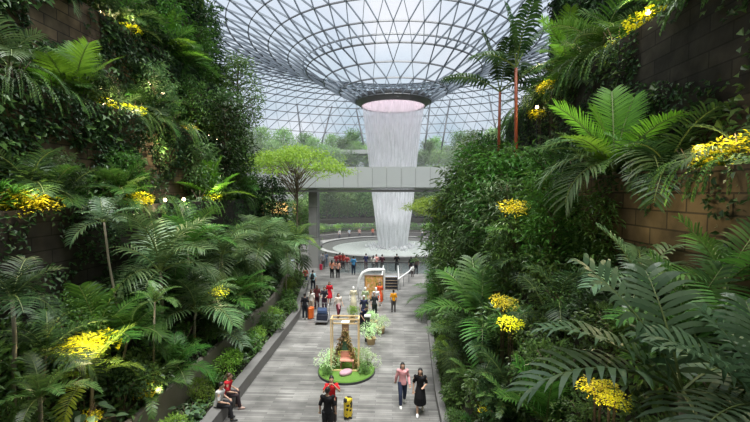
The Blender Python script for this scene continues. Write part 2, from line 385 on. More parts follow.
# slanting white rail right of the steps
o = empty('ramp_handrail', (.42, 31.2, 0)); tag(o, 'long white handrail slanting across the paving right of the steps', 'handrail')
m2 = MB(); m2.tube([(.0, .1, .95), (1.0, 3.2, .95), (1.5, 5.6, .95)], .06, 8); link('rail', m2.mesh('rail', M['white'], True), o)
for p in ((.0, .1), (.5, 1.65), (1.0, 3.2), (1.5, 5.6)):
    m2 = MB(); m2.tube([(p[0], p[1], 0), (p[0], p[1], .93)], .03, 6); link('post', m2.mesh('post', M['grey']), o)

# ------------------------------------------------------------------ pool
C = V((0, 55.7, 0))
pool = empty('pool', C); tag(pool, 'round grey green pool with a raised stone rim under the waterfall', 'pool')
mb = MB(); n = 96
prof = [(8.6, -.02), (8.6, .12), (8.9, .12), (10.2, .3), (10.2, .5), (11.05, .5), (11.05, -.02)]
for r, z in prof:
    for j in range(n): a = 2 * PI * j / n; mb.v.append((r * math.cos(a), r * math.sin(a), z))
for i in range(len(prof) - 1):
    for j in range(n): mb.f.append((i * n + j, (i + 1) * n + j, (i + 1) * n + (j + 1) % n, i * n + (j + 1) % n)); mb.m.append(0 if i > 3 else 1)
link('rim', mb.mesh('rim', [M['concrete'], plain('wet_basin', (.15, .15, .145), .3, var=.2)]), pool)
mb = MB(); mb.v = [(8.65 * math.cos(2 * PI * j / n), 8.65 * math.sin(2 * PI * j / n), .06) for j in range(n)]; mb.f = [tuple(range(n))]; mb.m = [0]
link('water_surface', mb.mesh('water_surface', M['water']), pool)

# waterfall curtain
wf = empty('waterfall', C); tag(wf, 'tall white curtain of water falling from the round roof opening into the pool', 'waterfall')
def surf_rev(prof, n, wob=0, seed=0):
    mb = MB()
    for i, (r, z) in enumerate(prof):
        for j in range(n):
            a = 2 * PI * j / n; rr = r * (1 + wob * mnoise.noise(V((math.cos(a) * 4, math.sin(a) * 4, z * .1 + seed)))); mb.v.append((rr * math.cos(a), rr * math.sin(a), z))
    for i in range(len(prof) - 1):
        for j in range(n): mb.f.append((i * n + j, i * n + (j + 1) % n, (i + 1) * n + (j + 1) % n, (i + 1) * n + j)); mb.m.append(0)
    return mb
pw = [(4.34, 20.0), (4.25, 19.3), (3.95, 17), (3.55, 13.5), (3.2, 10), (2.9, 7), (2.5, 4), (2.15, 1.2), (2.1, .1)]
link('outer_curtain', surf_rev(pw, 96, .05, 1).mesh('outer_curtain', M['fall'], True), wf)
link('inner_curtain', surf_rev([(r * .72, z) for r, z in pw], 72, .1, 4).mesh('inner_curtain', mat_fall('falling_water_inner', .1, .6, (.9, .91, .94), 3, .15, fade=(20.4, 17, .2)), True), wf)
mb = MB()
for i in range(240):
    a = R.random() * 2 * PI; r = abs(R.gauss(0, 1.0)) + 1.6; s_ = R.uniform(.1, .28); mb.ell((r * math.cos(a), r * math.sin(a), .1 + s_ * .5), (s_, s_, s_ * R.uniform(.6, 2.2)), 6, 4)
o = link('splash', mb.mesh('splash', mat_fall('splash_spray', .15, .5), True), wf); o['kind'] = 'stuff'

for i in range(4):  # added fill spots that brighten the waterfall, no fixtures
    a = rad((200, 250, 290, 340)[i]); ld = bpy.data.lights.new('fall_fill_spot', 'SPOT'); ld.energy = 600; ld.spot_size = rad(50); ld.spot_blend = .6; ld.shadow_soft_size = .3; ld.color = (1, .98, 1)
    lo = bpy.data.objects.new('fall_fill_spot', ld); COL.objects.link(lo); lo.location = (9.2 * math.cos(a), 55.7 + 9.2 * math.sin(a), .5)
    lo.rotation_euler = (V((0, 55.7, 10)) - V(lo.location)).to_track_quat('-Z', 'Y').to_euler()
# ------------------------------------------------------------------ glass roof
dp = [(5.2, 20.7), (7.5, 22.0), (9.7, 23.2), (12, 24.5), (14.4, 25.8), (16.9, 27.0), (19.3, 28.1), (21.9, 29.1), (24.5, 29.9), (27.2, 30.5), (30, 31.0), (33, 31.3), (36.2, 31.3), (39.5, 31.0), (43, 30.4),
      (46.5, 29.5), (50, 28.2), (53.5, 26.6), (57, 24.7), (60.3, 22.4), (63.4, 19.8), (66.3, 16.8), (69, 13.4), (71.2, 9.6), (73, 5), (74, 0)]
def nseg(k): return 28 if k < 3 else 56 if k < 10 else 112
def node(k, i, n): a = 2 * PI * (i + (.5 if k % 2 else 0)) / n; r, z = dp[k]; return V((r * math.cos(a), r * math.sin(a), z))
lat = MB(); gl = MB()
def bar(a, b, wd, dep, mi=1):
    d = (b - a).normalized(); mid = (a + b) / 2
    rr = math.hypot(mid.x, mid.y); k = 0
    while k < len(dp) - 2 and dp[k + 1][0] < rr: k += 1
    t = V((mid.x / rr * (dp[k + 1][0] - dp[k][0]), mid.y / rr * (dp[k + 1][0] - dp[k][0]), dp[k + 1][1] - dp[k][1])).normalized()
    tang = V((-mid.y, mid.x, 0)).normalized(); nn = t.cross(tang).normalized()
    if nn.z > 0: nn = -nn
    sd_ = d.cross(nn).normalized() * (wd / 2); dn = nn * dep
    lat.add([tuple(a - sd_), tuple(a + sd_), tuple(a + sd_ + dn), tuple(a - sd_ + dn), tuple(b - sd_), tuple(b + sd_), tuple(b + sd_ + dn), tuple(b - sd_ + dn)],
            [(0, 1, 5, 4), (1, 2, 6, 5), (2, 3, 7, 6), (3, 0, 4, 7)], mi)
for k in range(len(dp)):
    n = nseg(k); wd, de = (.052, .22) if k < 14 else (.07, .18)
    for i in range(n):
        bar(node(k, i, n), node(k, i + 1, n), wd * (1.9 if k == 3 else 1.5), de, 0)
        if k == 3: p, q = node(k, i, n), node(k, i + 1, n); bar(p * 1.035 + V((0, 0, -.1)), q * 1.035 + V((0, 0, -.1)), .09, .24, 0)
    if k + 1 < len(dp):
        m_ = nseg(k + 1)
        if m_ == n:
            for i in range(n):
                a = node(k, i, n); j = i if k % 2 == 0 else i + 1
                b1, b0 = node(k + 1, j, n), node(k + 1, j - 1, n)
                bar(a, b0, wd, de); bar(a, b1, wd, de)
                gl.add([tuple(a), tuple(b0), tuple(b1)], [(0, 1, 2)])
                a2 = node(k, i + 1, n); gl.add([tuple(a), tuple(b1), tuple(a2)], [(0, 1, 2)])
        else:
            for i in range(n):
                off = .5 if k % 2 else 0
                a = node(k, i, n); a2 = node(k, i + 1, n)
                o2 = .5 if (k + 1) % 2 else 0
                j0 = math.floor(2 * (i + off) - o2 + 1e-6)
                fr = 2 * (i + off) - o2 - j0
                js = [j0, j0 + 1, j0 + 2] if fr < .1 else [j0, j0 + 1, j0 + 2, j0 + 3]
                if fr < .1:
                    bs = [node(k + 1, j, m_) for j in js]
                    bar(a, bs[0], wd, de); bar(a, bs[1], wd, de); bar(a2, bs[1], wd, de)
                    gl.add([tuple(a), tuple(bs[0]), tuple(bs[1])], [(0, 1, 2)]); gl.add([tuple(a), tuple(bs[1]), tuple(a2)], [(0, 1, 2)]); gl.add([tuple(a2), tuple(bs[1]), tuple(bs[2])], [(0, 1, 2)])
                else:
                    bs = [node(k + 1, j, m_) for j in js]
                    bar(a, bs[0], wd, de); bar(a, bs[1], wd, de); bar(a, bs[2], wd, de) if False else None
                    bar(a2, bs[2], wd, de)
                    gl.add([tuple(a), tuple(bs[0]), tuple(bs[1])], [(0, 1, 2)]); gl.add([tuple(a), tuple(bs[1]), tuple(bs[2])], [(0, 1, 2)]); gl.add([tuple(a), tuple(bs[2]), tuple(a2)], [(0, 1, 2)])
roof = link('ceiling', None, None, C); roof['kind'] = 'structure'
link('steel_lattice', lat.mesh('steel_lattice', [M['steel'], M['steel_l']]), roof)
link('glazing', gl.mesh('glazing', M['glass']), roof)
oc = empty('oculus_ring', C); tag(oc, 'dark metal ring around the round pink-lit roof opening above the waterfall', 'roof opening')
link('ring', surf_rev([(5.3, 21.1), (5.3, 20.75), (5.15, 20.5), (4.6, 20.0), (4.46, 19.95), (4.4, 20.05), (4.4, 20.9), (5.3, 21.1)], 96).mesh('ring', M['steel_d'], True), oc)
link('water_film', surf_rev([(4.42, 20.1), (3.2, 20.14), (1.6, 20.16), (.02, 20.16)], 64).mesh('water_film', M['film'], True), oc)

# slanted steel columns carrying the far roof
for i, (px, py, px2, py2, Yb) in enumerate(((262, 125, 249, 96, 98), (318, 132, 332, 106, 98), (303, 128, 297, 104, 100), (367, 135, 356, 108, 96), (424, 130, 430, 104, 96), (439, 138, 450, 100, 96), (500, 125, 488, 92, 98))):
    a = pY(px, py + 25, Yb - 2); b = pY(px2, py2, Yb + 8); mb = MB(); mb.tube([a, b], [.22, .18], 8)
    struct('column_%d' % (i + 1), mb, M['steel'], True)

# ------------------------------------------------------------------ bridge
BY0, BY1 = 39.6, 43.4; bz0, bz1 = 8.35, 10.45
br = link('bridge', None, None, (0, 41.5, 8.35)); tag(br, 'long pale grey footbridge with panelled parapet crossing in front of the waterfall', 'bridge')
def local(o, c): return (c[0] - o.location.x, c[1] - o.location.y, c[2] - o.location.z)
mb = MB(); mb.box(local(br, (-4, 41.5, bz0 + .15)), (42, 3.7, .3)); link('deck', mb.mesh('deck', M['soffit']), br)
mb = MB(); mb.box(local(br, (-4, BY0 + .3, bz0 - .22)), (42, .35, .28)); mb.box(local(br, (-4, BY1 - .3, bz0 - .22)), (42, .35, .28)); link('edge_beam', mb.mesh('edge_beam', M['grey']), br)
xx = -24.0
while xx < 16:
    for yy in (BY0, BY1):
        mb = MB(); mb.box(local(br, (xx + .73, yy, (bz0 + bz1) / 2 + .1)), (1.43, .08, bz1 - bz0)); link('parapet_panel', mb.mesh('parapet_panel', M['parapet']), br)
    xx += 1.46
mb = MB(); mb.box(local(br, (-4, BY0 + .07, (bz0 + bz1) / 2)), (42, .04, bz1 - bz0 - .1)); mb.box(local(br, (-4, BY1 - .07, (bz0 + bz1) / 2)), (42, .04, bz1 - bz0 - .1)); link('backing', mb.mesh('backing', M['joint']), br)
p = pY(313.5, 269, 40.6)
mb = MB(); mb.box((p.x, 41.2, bz0 / 2), (.92, 1.3, bz0)); struct('column_8', mb, M['column'])
mb = MB(); mb.box((p.x, 41.2, 1.45), (1.0, 1.4, 2.9)); struct('column_9', mb, M['concrete'])

# guard rail at the pool end of the walkway
rl = empty('guard_rail', (0, 37.9, 0)); tag(rl, 'black topped glass guard rail across the end of the walkway where people stand', 'railing')
mb = MB(); mb.box((-.5, 0, 1.1), (10.4, .09, .09)); link('top_rail', mb.mesh('top_rail', M['black']), rl)
for i in range(9):
    mb = MB(); mb.box((-5.6 + i * 1.28, 0, .53), (.05, .05, 1.06)); link('post', mb.mesh('post', M['grey']), rl)
    if i < 8: mb = MB(); mb.box((-4.96 + i * 1.28, 0, .55), (1.2, .015, .95)); link('glass_pane', mb.mesh('glass_pane', M['railglass']), rl)

# ------------------------------------------------------------------ far terraces round the pool
def ringwall(name, r0, z0, r1, z1, mat, a0=-.15, a1=PI + .15, n=64):
    mb = MB()
    for j in range(n + 1):
        a = a0 + (a1 - a0) * j / n
        for r, z in ((r0, z0), (r0, z1), (r1, z1)): mb.v.append((r * math.cos(a), 55.7 + r * math.sin(a), z))
    for j in range(n):
        for i in range(2): mb.f.append((j * 3 + i, j * 3 + i + 1, j * 3 + i + 4, j * 3 + i + 3)); mb.m.append(0)
    return struct(name, mb, mat)
ringwall('wall_far_seat', 14.5, 0, 15.4, .8, M['kerb'])
ringwall('ground_far_lower', 15.4, .7, 19, .9, M['soil'])
ringwall('wall_far_lower', 19, .8, 19.6, 2.0, M['kerb'])
ringwall('ground_far_slope', 19.6, 1.9, 25, 3.0, M['soil'])
ringwall('wall_far_middle', 25, 2.5, 26, 5.5, M['kerb'])
ringwall('ground_far_middle', 26, 5.4, 31, 6, M['soil'])
ringwall('wall_far_upper', 31, 5.5, 32, 9.5, M['dstone'])
ringwall('ground_far_upper', 32, 9.4, 37, 10, M['soil'])
ringwall('wall_far_top', 37, 9.5, 38, 13.5, M['dstone'])
ringwall('ground_far_top', 38, 13.4, 52, 14.0, M['soil'])
def farz(r):
    return .8 if r < 19 else 2.4 if r < 25 else 5.6 if r < 31 else 9.6 if r < 37 else 13.6
# dark rail on the far seat wall and a pale canopy slab among the trees
fr = empty('far_rail', (0, 55.7, 0)); tag(fr, 'low dark rail curving along the seat wall behind the pool', 'railing')
mb = MB(); mb.tube([(14.9 * math.cos(a), 14.9 * math.sin(a), 1.6) for a in [.05 + (PI - .1) * i / 48 for i in range(49)]], .05, 6); link('top_rail', mb.mesh('top_rail', M['black']), fr)
mb = MB(); mb.tube([(14.9 * math.cos(a), 14.9 * math.sin(a), 1.2) for a in [.05 + (PI - .1) * i / 48 for i in range(49)]], .03, 6); link('mid_rail', mb.mesh('mid_rail', M['black']), fr)
for i in range(25):
    a = .05 + (PI - .1) * i / 24; mb = MB(); mb.tube([(14.9 * math.cos(a), 14.9 * math.sin(a), .8), (14.9 * math.cos(a), 14.9 * math.sin(a), 1.6)], .03, 6); link('post', mb.mesh('post', M['black']), fr)
p = pY(348, 152, 88)
cn = empty('canopy_shelter', (p.x, 90, 13.5)); tag(cn, 'flat grey roofed shelter among the trees high behind the pool', 'shelter')
mb = MB(); mb.box((0, 0, p.z - 13.5), (13, 5, .9)); link('roof', mb.mesh('roof', M['soffit']), cn)
for dx in (-5, 0, 5):
    mb = MB(); mb.box((dx, 0, (p.z - 13.9) / 2), (.4, .4, p.z - 13.9)); link('post', mb.mesh('post', M['grey']), cn)
# upper floor slab with warm shopfront, left under the bridge
sl = empty('gallery', (-19.5, 55, 0)); tag(sl, 'upper gallery slab with a warm lit shopfront behind the bridge column', 'gallery')
mb = MB(); mb.box((0, 0, 7.2), (12, 6, .8)); link('slab', mb.mesh('slab', M['soffit']), sl)
mb = MB(); mb.box((0, 1.2, 5.6), (11, .3, 1.6)); link('shopfront', mb.mesh('shopfront', M['shop']), sl)
mb = MB(); mb.box((0, 1.2, 2.4), (11.5, .6, 4.8)); link('wall_base', mb.mesh('wall_base', M['dstone']), sl)
for dx in (-5.5, 5.5): mb = MB(); mb.box((dx, -2.4, 3.4), (.5, .5, 6.8)); link('post', mb.mesh('post', M['concrete']), sl)
es = empty('escalator', (-12.2, 52, 0)); tag(es, 'white sided escalator sloping up beside the bridge column', 'escalator')
for yy in (-.5, .5):
    mb = MB(); mb.tube([(2.6, yy, .9), (-1.9, yy, 4.6)], [(.06, .45)] * 2, 8); link('side_panel', mb.mesh('side_panel', M['white']), es)
mb = MB(); mb.tube([(2.6, 0, .5), (-1.9, 0, 4.2)], [(.15, .5)] * 2, 8); link('steps', mb.mesh('steps', M['grey']), es)
# mist hanging in the hall round the waterfall
mb = MB(); mb.box((0, 84, 8.6), (84, 80, 17)); o = struct('mist', mb, None); o['kind'] = 'stuff'; tag(o, 'pale mist hanging in the air around the waterfall', 'mist', None, 'stuff')
m, nt, out = newmat('mist_air'); vs_ = N(nt, 'ShaderNodeVolumeScatter'); vs_.inputs['Density'].default_value = .0032; vs_.inputs['Color'].default_value = (.93, .96, 1, 1); nt.links.new(vs_.outputs[0], out.inputs['Volume']); o.data.materials.clear(); o.data.materials.append(m)
# ================================================================== plants
UP = V((0, 0, 1))
def frond_mesh(name, n, ll, lw, e0, arch, droop, mat, seed, sweep=.55, vee=.25, bare=.12, jit=.12, tip=.3, split=0):
    rr = random.Random(seed); mb = MB(); K = 14; pts = [V((0, 0, 0))]; tg = []
    for i in range(K):
        t = (i + .5) / K; a = e0 - arch * t ** 1.2; d = V((math.cos(a), 0, math.sin(a))); tg.append(d); pts.append(pts[-1] + d / K)
    tg.append(tg[-1])
    mb.tube(pts, [.012 * (1 - .8 * i / K) + .002 for i in range(K + 1)], 4, 1)
    for i in range(n):
        tl = (i + .5) / n; t = bare + (1 - bare) * tl
        u = t * K; k = min(int(u), K - 1); p = pts[k].lerp(pts[k + 1], u - k); T = tg[k]; NN = V((-T.z, 0, T.x))
        for sgn in (-1, 1):
            sw = sweep * (.5 + .9 * tl) + rr.uniform(-jit, jit)
            S = V((0, sgn, 0)); d = (S * math.cos(sw) + T * math.sin(sw) + NN * (vee + rr.uniform(-jit, jit))).normalized()
            ln = ll * max(tip, math.sin(PI * (.2 + .68 * tl)) ** .8) * rr.uniform(.9, 1.08); q = p; b = len(mb.v); dd = d
            for s_, (wk, st) in enumerate(((.4, 0), (.95, .2), (1, .28), (.62, .28), (.03, .24))):
                q = q + dd * (ln * st)
                if s_: dd = (dd - UP * (droop * (.2 + .35 * s_) * rr.uniform(.7, 1.3))).normalized()
                wd = dd.cross(NN)
                if wd.length < 1e-3: wd = T.copy()
                wd = wd.normalized() * (lw * .5 * wk)
                mb.v += [tuple(q - wd), tuple(q + wd)]
            for s_ in range(4): mb.f.append((b + s_ * 2, b + s_ * 2 + 1, b + s_ * 2 + 3, b + s_ * 2 + 2)); mb.m.append(0)
    return mb.mesh(name, [LM[mat], M['rachis']])
def frond_set(name, mat, n, ll, lw, droop, arch=(1.0, 1.7), es=(1.35, 1.0, .65, .3), **kw):
    return [frond_mesh(name, n, ll, lw, e0, arch[0] + (arch[1] - arch[0]) * i / (len(es) - 1), droop, mat, 11 * i + 3, **kw) for i, e0 in enumerate(es)]
FS = {
 'feather': frond_set('frond', 'feather', 28, .40, .021, .24, jit=.08),
 'silver': frond_set('frond', 'silver', 24, .42, .025, .28, jit=.08, arch=(1.1, 1.9)),
 'bright': frond_set('frond', 'bright', 38, .33, .0185, .10, jit=.05, arch=(.35, 1.1), es=(1.45, 1.2, .9, .55), vee=.1),
 'broad': frond_set('frond', 'broad', 15, .40, .045, .30, jit=.08, vee=.4, arch=(.6, 1.5), es=(1.2, .85, .5, .2), sweep=.5, tip=.55),
 'fern': frond_set('frond', 'mid', 26, .20, .026, .1, arch=(1.2, 1.9), es=(1.3, 1.0, .7, .45), bare=.05),
 'limefern': frond_set('frond', 'lime', 26, .22, .026, .12, arch=(1.0, 1.7), es=(1.3, 1.0, .7, .45), bare=.05),
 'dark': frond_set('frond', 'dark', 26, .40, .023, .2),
 'upright': frond_set('frond', 'dark', 17, .32, .046, .5, arch=(.25, 1.0), es=(1.45, 1.25, .95, .6), sweep=.4, bare=.22, jit=.05),
 'deep': frond_set('frond', 'feather', 18, .40, .038, .18, jit=.06, arch=(.5, 1.4), es=(1.3, .95, .6, .3), tip=.45),
}
PH = {'upright': ('feather_palm', 'tall palm with upright fronds'),  # palm kind -> (name, description, category)
 'feather': ('feather_palm', 'green feather palm with fine arching fronds'), 'silver': ('feather_palm', 'silvery green feather palm with drooping fronds'),
 'bright': ('fan_palm', 'bright green palm with upright backlit fronds'), 'broad': ('broadleaf_palm', 'palm with broad grey green leaflets'),
 'fern': ('tree_fern', 'green fern with narrow arching fronds'), 'limefern': ('tree_fern', 'yellow green fern with narrow arching fronds'),
 'dark': ('feather_palm', 'dark shaded feather palm'), 'deep': ('broadleaf_palm', 'deep green palm with wide flat leaflets')}
def fronds(o, kind, n, L_, c, rr, azs=None, es=None, tilt=.0):
    fs = FS[kind]
    for i in range(n):
        if azs is not None: az, v = azs[i % len(azs)], (es[i % len(es)] if es else rr.randrange(len(fs)))
        else: az = 2.4 * i + rr.uniform(-.3, .3); v = min(len(fs) - 1, int(len(fs) * i / n))
        f = link('frond', fs[v], o, c); f.rotation_euler = (rr.uniform(-.15, .15), rr.uniform(-.12, .12), az); s_ = L_ * rr.uniform(.85, 1.12); f.scale = (s_, s_, s_)
def palm(kind, cp, side, L_, n=11, seed=0, label=None, azs=None, es=None, trunk='bark_p', tr=.05, root=None, group=None, where=None, lean=.15, rz=None, name=None):
    rr = random.Random(seed * 31 + 5); cp = V(cp)
    rx, ry = (root if root else (cp.x + side * rr.uniform(0, lean), cp.y + rr.uniform(-lean, lean)))
    z = rz if rz is not None else bankz(side, rx, ry)
    if z > cp.z - .12: cp.z = z + .12
    nm, desc = PH[kind]
    o = empty(name or nm, (rx, ry, z)); c = cp - V((rx, ry, z))
    if label: tag(o, label, 'palm' if 'palm' in nm else 'fern', group)
    else: tag(o, '', 'palm' if 'palm' in nm else 'fern', group or 'palms and ferns on the planted banks'); reg(desc, o, ry, where)
    mb = MB(); pts = [V((0, 0, -.05)), c * .35 + V((0, 0, 0)), c * .7 + V((rr.uniform(-.04, .04), rr.uniform(-.04, .04), 0)), c]
    mb.tube(pts, [tr * 1.3, tr, tr * .9, tr * .8], 7); link('trunk', mb.mesh('trunk', M[trunk], True), o)
    fronds(o, kind, n, L_, c, rr, azs, es); return o

# ---- shrubs: unit sized prototypes (foliage mesh + stems mesh)
def shrub_meshes(kind, seed):
    rr = random.Random(seed); mb = MB(); st = MB()
    def rdir():
        while 1:
            v = V((rr.uniform(-1, 1), rr.uniform(-1, 1), rr.uniform(-.35, 1)))
            if .1 < v.length < 1: return v.normalized()
    nst = 6
    for i in range(nst):
        a = 2 * PI * i / nst + rr.uniform(-.3, .3); q = rr.uniform(.3, .6); st.tube([(.05 * math.cos(a), .05 * math.sin(a), -.05), (.4 * q * math.cos(a), .4 * q * math.sin(a), .45), (q * math.cos(a), q * math.sin(a), .9)], [.03, .02, .01], 5)
    lobes = [(V((rr.uniform(-.5, .5), rr.uniform(-.5, .5), rr.uniform(.35, 1.0))), rr.uniform(.35, .6)) for _ in range(9)]
    if kind in ('glossy', 'small', 'yellow', 'bloom', 'limesmall', 'midleaf'):
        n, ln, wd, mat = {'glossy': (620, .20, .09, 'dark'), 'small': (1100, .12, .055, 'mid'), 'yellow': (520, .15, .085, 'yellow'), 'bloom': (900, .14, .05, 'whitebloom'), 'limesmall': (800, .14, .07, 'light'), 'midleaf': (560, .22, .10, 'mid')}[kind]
        for i in range(n):
            c, r = lobes[i % 9]; d = rdir(); p = c + d * r * rr.uniform(.75, 1.05)
            dd = (d + V((rr.uniform(-.6, .6), rr.uniform(-.6, .6), rr.uniform(-.7, .4)))).normalized()
            mb.leaf(p, dd, UP + d * .5, ln * rr.uniform(.7, 1.25), wd * rr.uniform(.8, 1.2), .25, .2)
    elif kind == 'lance':
        mat = 'feather'
        for k in range(9):
            c = V((rr.uniform(-.45, .45), rr.uniform(-.45, .45), rr.uniform(.1, .8)))
            for i in range(20):
                a = rr.uniform(0, 2 * PI); e_ = rr.uniform(.1, 1.2); d = V((math.cos(a) * math.cos(e_), math.sin(a) * math.cos(e_), math.sin(e_)))
                mb.bigleaf(c, d, UP, rr.uniform(.4, .65), .075, .25, .5)
    elif kind == 'bigleaf':
        mat = 'broad'
        for i in range(46):
            a = rr.uniform(0, 2 * PI); e_ = rr.uniform(.1, 1.3); d = V((math.cos(a) * math.cos(e_), math.sin(a) * math.cos(e_), math.sin(e_))); p = V((0, 0, .1)) + d * rr.uniform(.35, .95)
            st.tube([(0, 0, .05), tuple(p * .5 + V((0, 0, .12))), tuple(p)], .008, 4)
            mb.bigleaf(p, (V((math.cos(a), math.sin(a), rr.uniform(-.7, .2)))), UP, rr.uniform(.3, .46), rr.uniform(.2, .32), .12, .25)
    elif kind == 'hang':
        mat = 'mid'
        for k in range(34):
            a = rr.uniform(0, 2 * PI); r0 = rr.uniform(.1, .7); p = V((r0 * math.cos(a), r0 * math.sin(a), rr.uniform(.1, .5))); d = V((math.cos(a), math.sin(a), .4)).normalized(); q = p.copy()
            for j in range(16):
                d = (d - UP * .16).normalized(); q = q + d * .09
                for sgn in (-1, 1): mb.leaf(q, (d.cross(UP) * sgn + d * .5 - UP * .2), UP + d * .2, rr.uniform(.09, .15), .06, .2, .2)
    return mb.mesh('foliage', LM[mat]), st.mesh('stems', M['bark'], True)
SH = {k: [shrub_meshes(k, s_ + 100 * i) for s_ in (1, 2)] for i, k in enumerate(('glossy', 'small', 'yellow', 'bloom', 'limesmall', 'midleaf', 'lance', 'bigleaf', 'hang'))}
SHD = {'glossy': ('leafy_shrub', 'dark glossy leaved shrub'), 'small': ('leafy_shrub', 'small leaved green shrub'), 'yellow': ('yellow_shrub', 'yellow shrub with lamp glow in its leaf colour'),
       'bloom': ('flowering_shrub', 'white flowered pale green shrub'), 'limesmall': ('leafy_shrub', 'light green leafy shrub'), 'midleaf': ('leafy_shrub', 'mid green leafy shrub'),
       'lance': ('strap_leaf_plant', 'clump of long strap shaped leaves'), 'bigleaf': ('bigleaf_plant', 'plant with large oval leaves on stalks'), 'hang': ('trailing_fern', 'trailing plant with hanging leafy stems')}
def shrub(kind, p, s_, where, seed=0, label=None, group=None, zs=1.0):
    nm, desc = SHD[kind]; fm, sm = SH[kind][seed % 2]
    o = empty(nm, p, (seed * 1.7) % 6.28); o.scale = (s_, s_, s_ * zs)
    if label: tag(o, label, 'shrub', group)
    else: tag(o, '', 'shrub', group or 'shrubs on the planted banks'); reg(desc, o, p[1], where)
    link('stems', sm, o); link('foliage', fm, o); return o

# ---- trees
def tree_meshes(seed, h, cr, c0, shape, nc, nl, ln, wd, mat, tr=.09, cs=.5, bark='bark'):
    rr = random.Random(seed); tb = MB(); fb = MB()
    tp = [V((0, 0, -.1)), V((rr.uniform(-.1, .1), rr.uniform(-.1, .1), h * .35)), V((rr.uniform(-.15, .15), rr.uniform(-.15, .15), h * .7)), V((0, 0, h * (.97 if shape != 'flat' else .86)))]
    tb.tube(tp, [tr * 1.25, tr, tr * .7, tr * .25], 7)
    for i in range(nc):
        u = (i + .5) / nc; a = 2.4 * i + rr.uniform(-.4, .4)
        if shape == 'flat':
            r = cr * math.sqrt(u); z = h * (1 - .16 * (r / cr) ** 2) + rr.uniform(-.25, .15); zb = h * rr.uniform(.6, .82)
        else:
            z = c0 + (h - c0) * u
            rm = {'column': .55 + .45 * math.sin(PI * (.15 + .8 * u)), 'round': math.sin(PI * (.12 + .8 * u)) ** .7, 'cone': 1.05 - .85 * u}[shape] * cr
            r = rm * math.sqrt(rr.uniform(.15, 1)); zb = max(c0 * .8, z - r * .6 - .2)
        p = V((r * math.cos(a), r * math.sin(a), z)); q = V((0, 0, zb))
        tb.tube([q, q.lerp(p, .5) + V((0, 0, .12 * r)), p], [tr * .35, tr * .25, tr * .08], 4, cap=False)
        for j in range(nl):
            d = V((rr.gauss(0, 1), rr.gauss(0, 1), rr.gauss(0, .55 if shape != 'flat' else .16))) * (cs * .5); pp = p + d
            dd = (d.normalized() if d.length > 0 else V((1, 0, 0))) + V((rr.uniform(-.5, .5), rr.uniform(-.5, .5), rr.uniform(-.6, .3)))
            fb.leaf(pp, dd, UP + V((rr.uniform(-.4, .4), rr.uniform(-.4, .4), 0)), ln * rr.uniform(.7, 1.3), wd * rr.uniform(.8, 1.2), .22, .2)
    return tb.mesh('trunk', M[bark], True), fb.mesh('foliage', LM[mat])
TR = {
 'dark': [tree_meshes(s_, 8, 1.5, 2.2, 'column', 60, 42, .27, .15, 'dark', .08, .55) for s_ in (1, 2)],
 'mid': [tree_meshes(s_, 7, 1.7, 1.6, 'round', 60, 50, .20, .11, 'mid', .08, .6) for s_ in (3, 4)],
 'flat': [tree_meshes(s_, 7, 3.4, 4, 'flat', 60, 80, .17, .10, 'lime', .075, .85) for s_ in (5, 6)],
 'lanceleaf': [tree_meshes(s_, 4.5, 1.25, .5, 'column', 56, 30, .32, .10, 'mid', .06, .55) for s_ in (12, 13)],
 'darklance': [tree_meshes(s_, 4.5, 1.25, .5, 'column', 54, 28, .36, .11, ('feather', 'silver')[s_ - 14], .06, .55) for s_ in (14, 15)],
 'far': [tree_meshes(s_, 8, 2.2, 2.0, 'round', 50, 50, .36, .21, 'far', .1, 1.0, 'bark_p') for s_ in (7, 8, 9)],
 'far_d': [tree_meshes(s_, 8, 1.8, 2.2, 'column', 50, 50, .36, .21, 'far_d', .1, .9, 'bark_p') for s_ in (10, 11)],
}
TD = {'lanceleaf': ('tall_shrub', 'tall bush of narrow mid green leaves'), 'darklance': ('tall_shrub', 'tall bush of narrow deep green leaves'), 'dark': ('dark_tree', 'slender tree with dark clustered leaves'), 'mid': ('leafy_tree', 'bushy mid green tree'), 'flat': ('umbrella_tree', 'flat topped tree with light green canopy'),
      'far': ('distant_tree', 'hazy green tree'), 'far_d': ('distant_tree', 'hazy dark green tree')}
def tree(kind, p, s_, where, seed=0, label=None, group=None, zs=1, key=None):
    nm, desc = TD[kind]; ms = TR[kind]; tm, fm = ms[seed % len(ms)]
    o = empty(nm, p, seed * 1.3 % 6.28); o.scale = (s_, s_, s_ * zs)
    if label: tag(o, label, 'tree', group)
    else: tag(o, '', 'tree', group or 'trees around the hall'); reg(desc, o, key if key is not None else p[1], where)
    link('trunk', tm, o); link('foliage', fm, o); return o
def inview(p, mx=50, my=50):
    q = proj(p); return q is not None and -mx < q[0] < 750 + mx and -my < q[1] < 422 + my

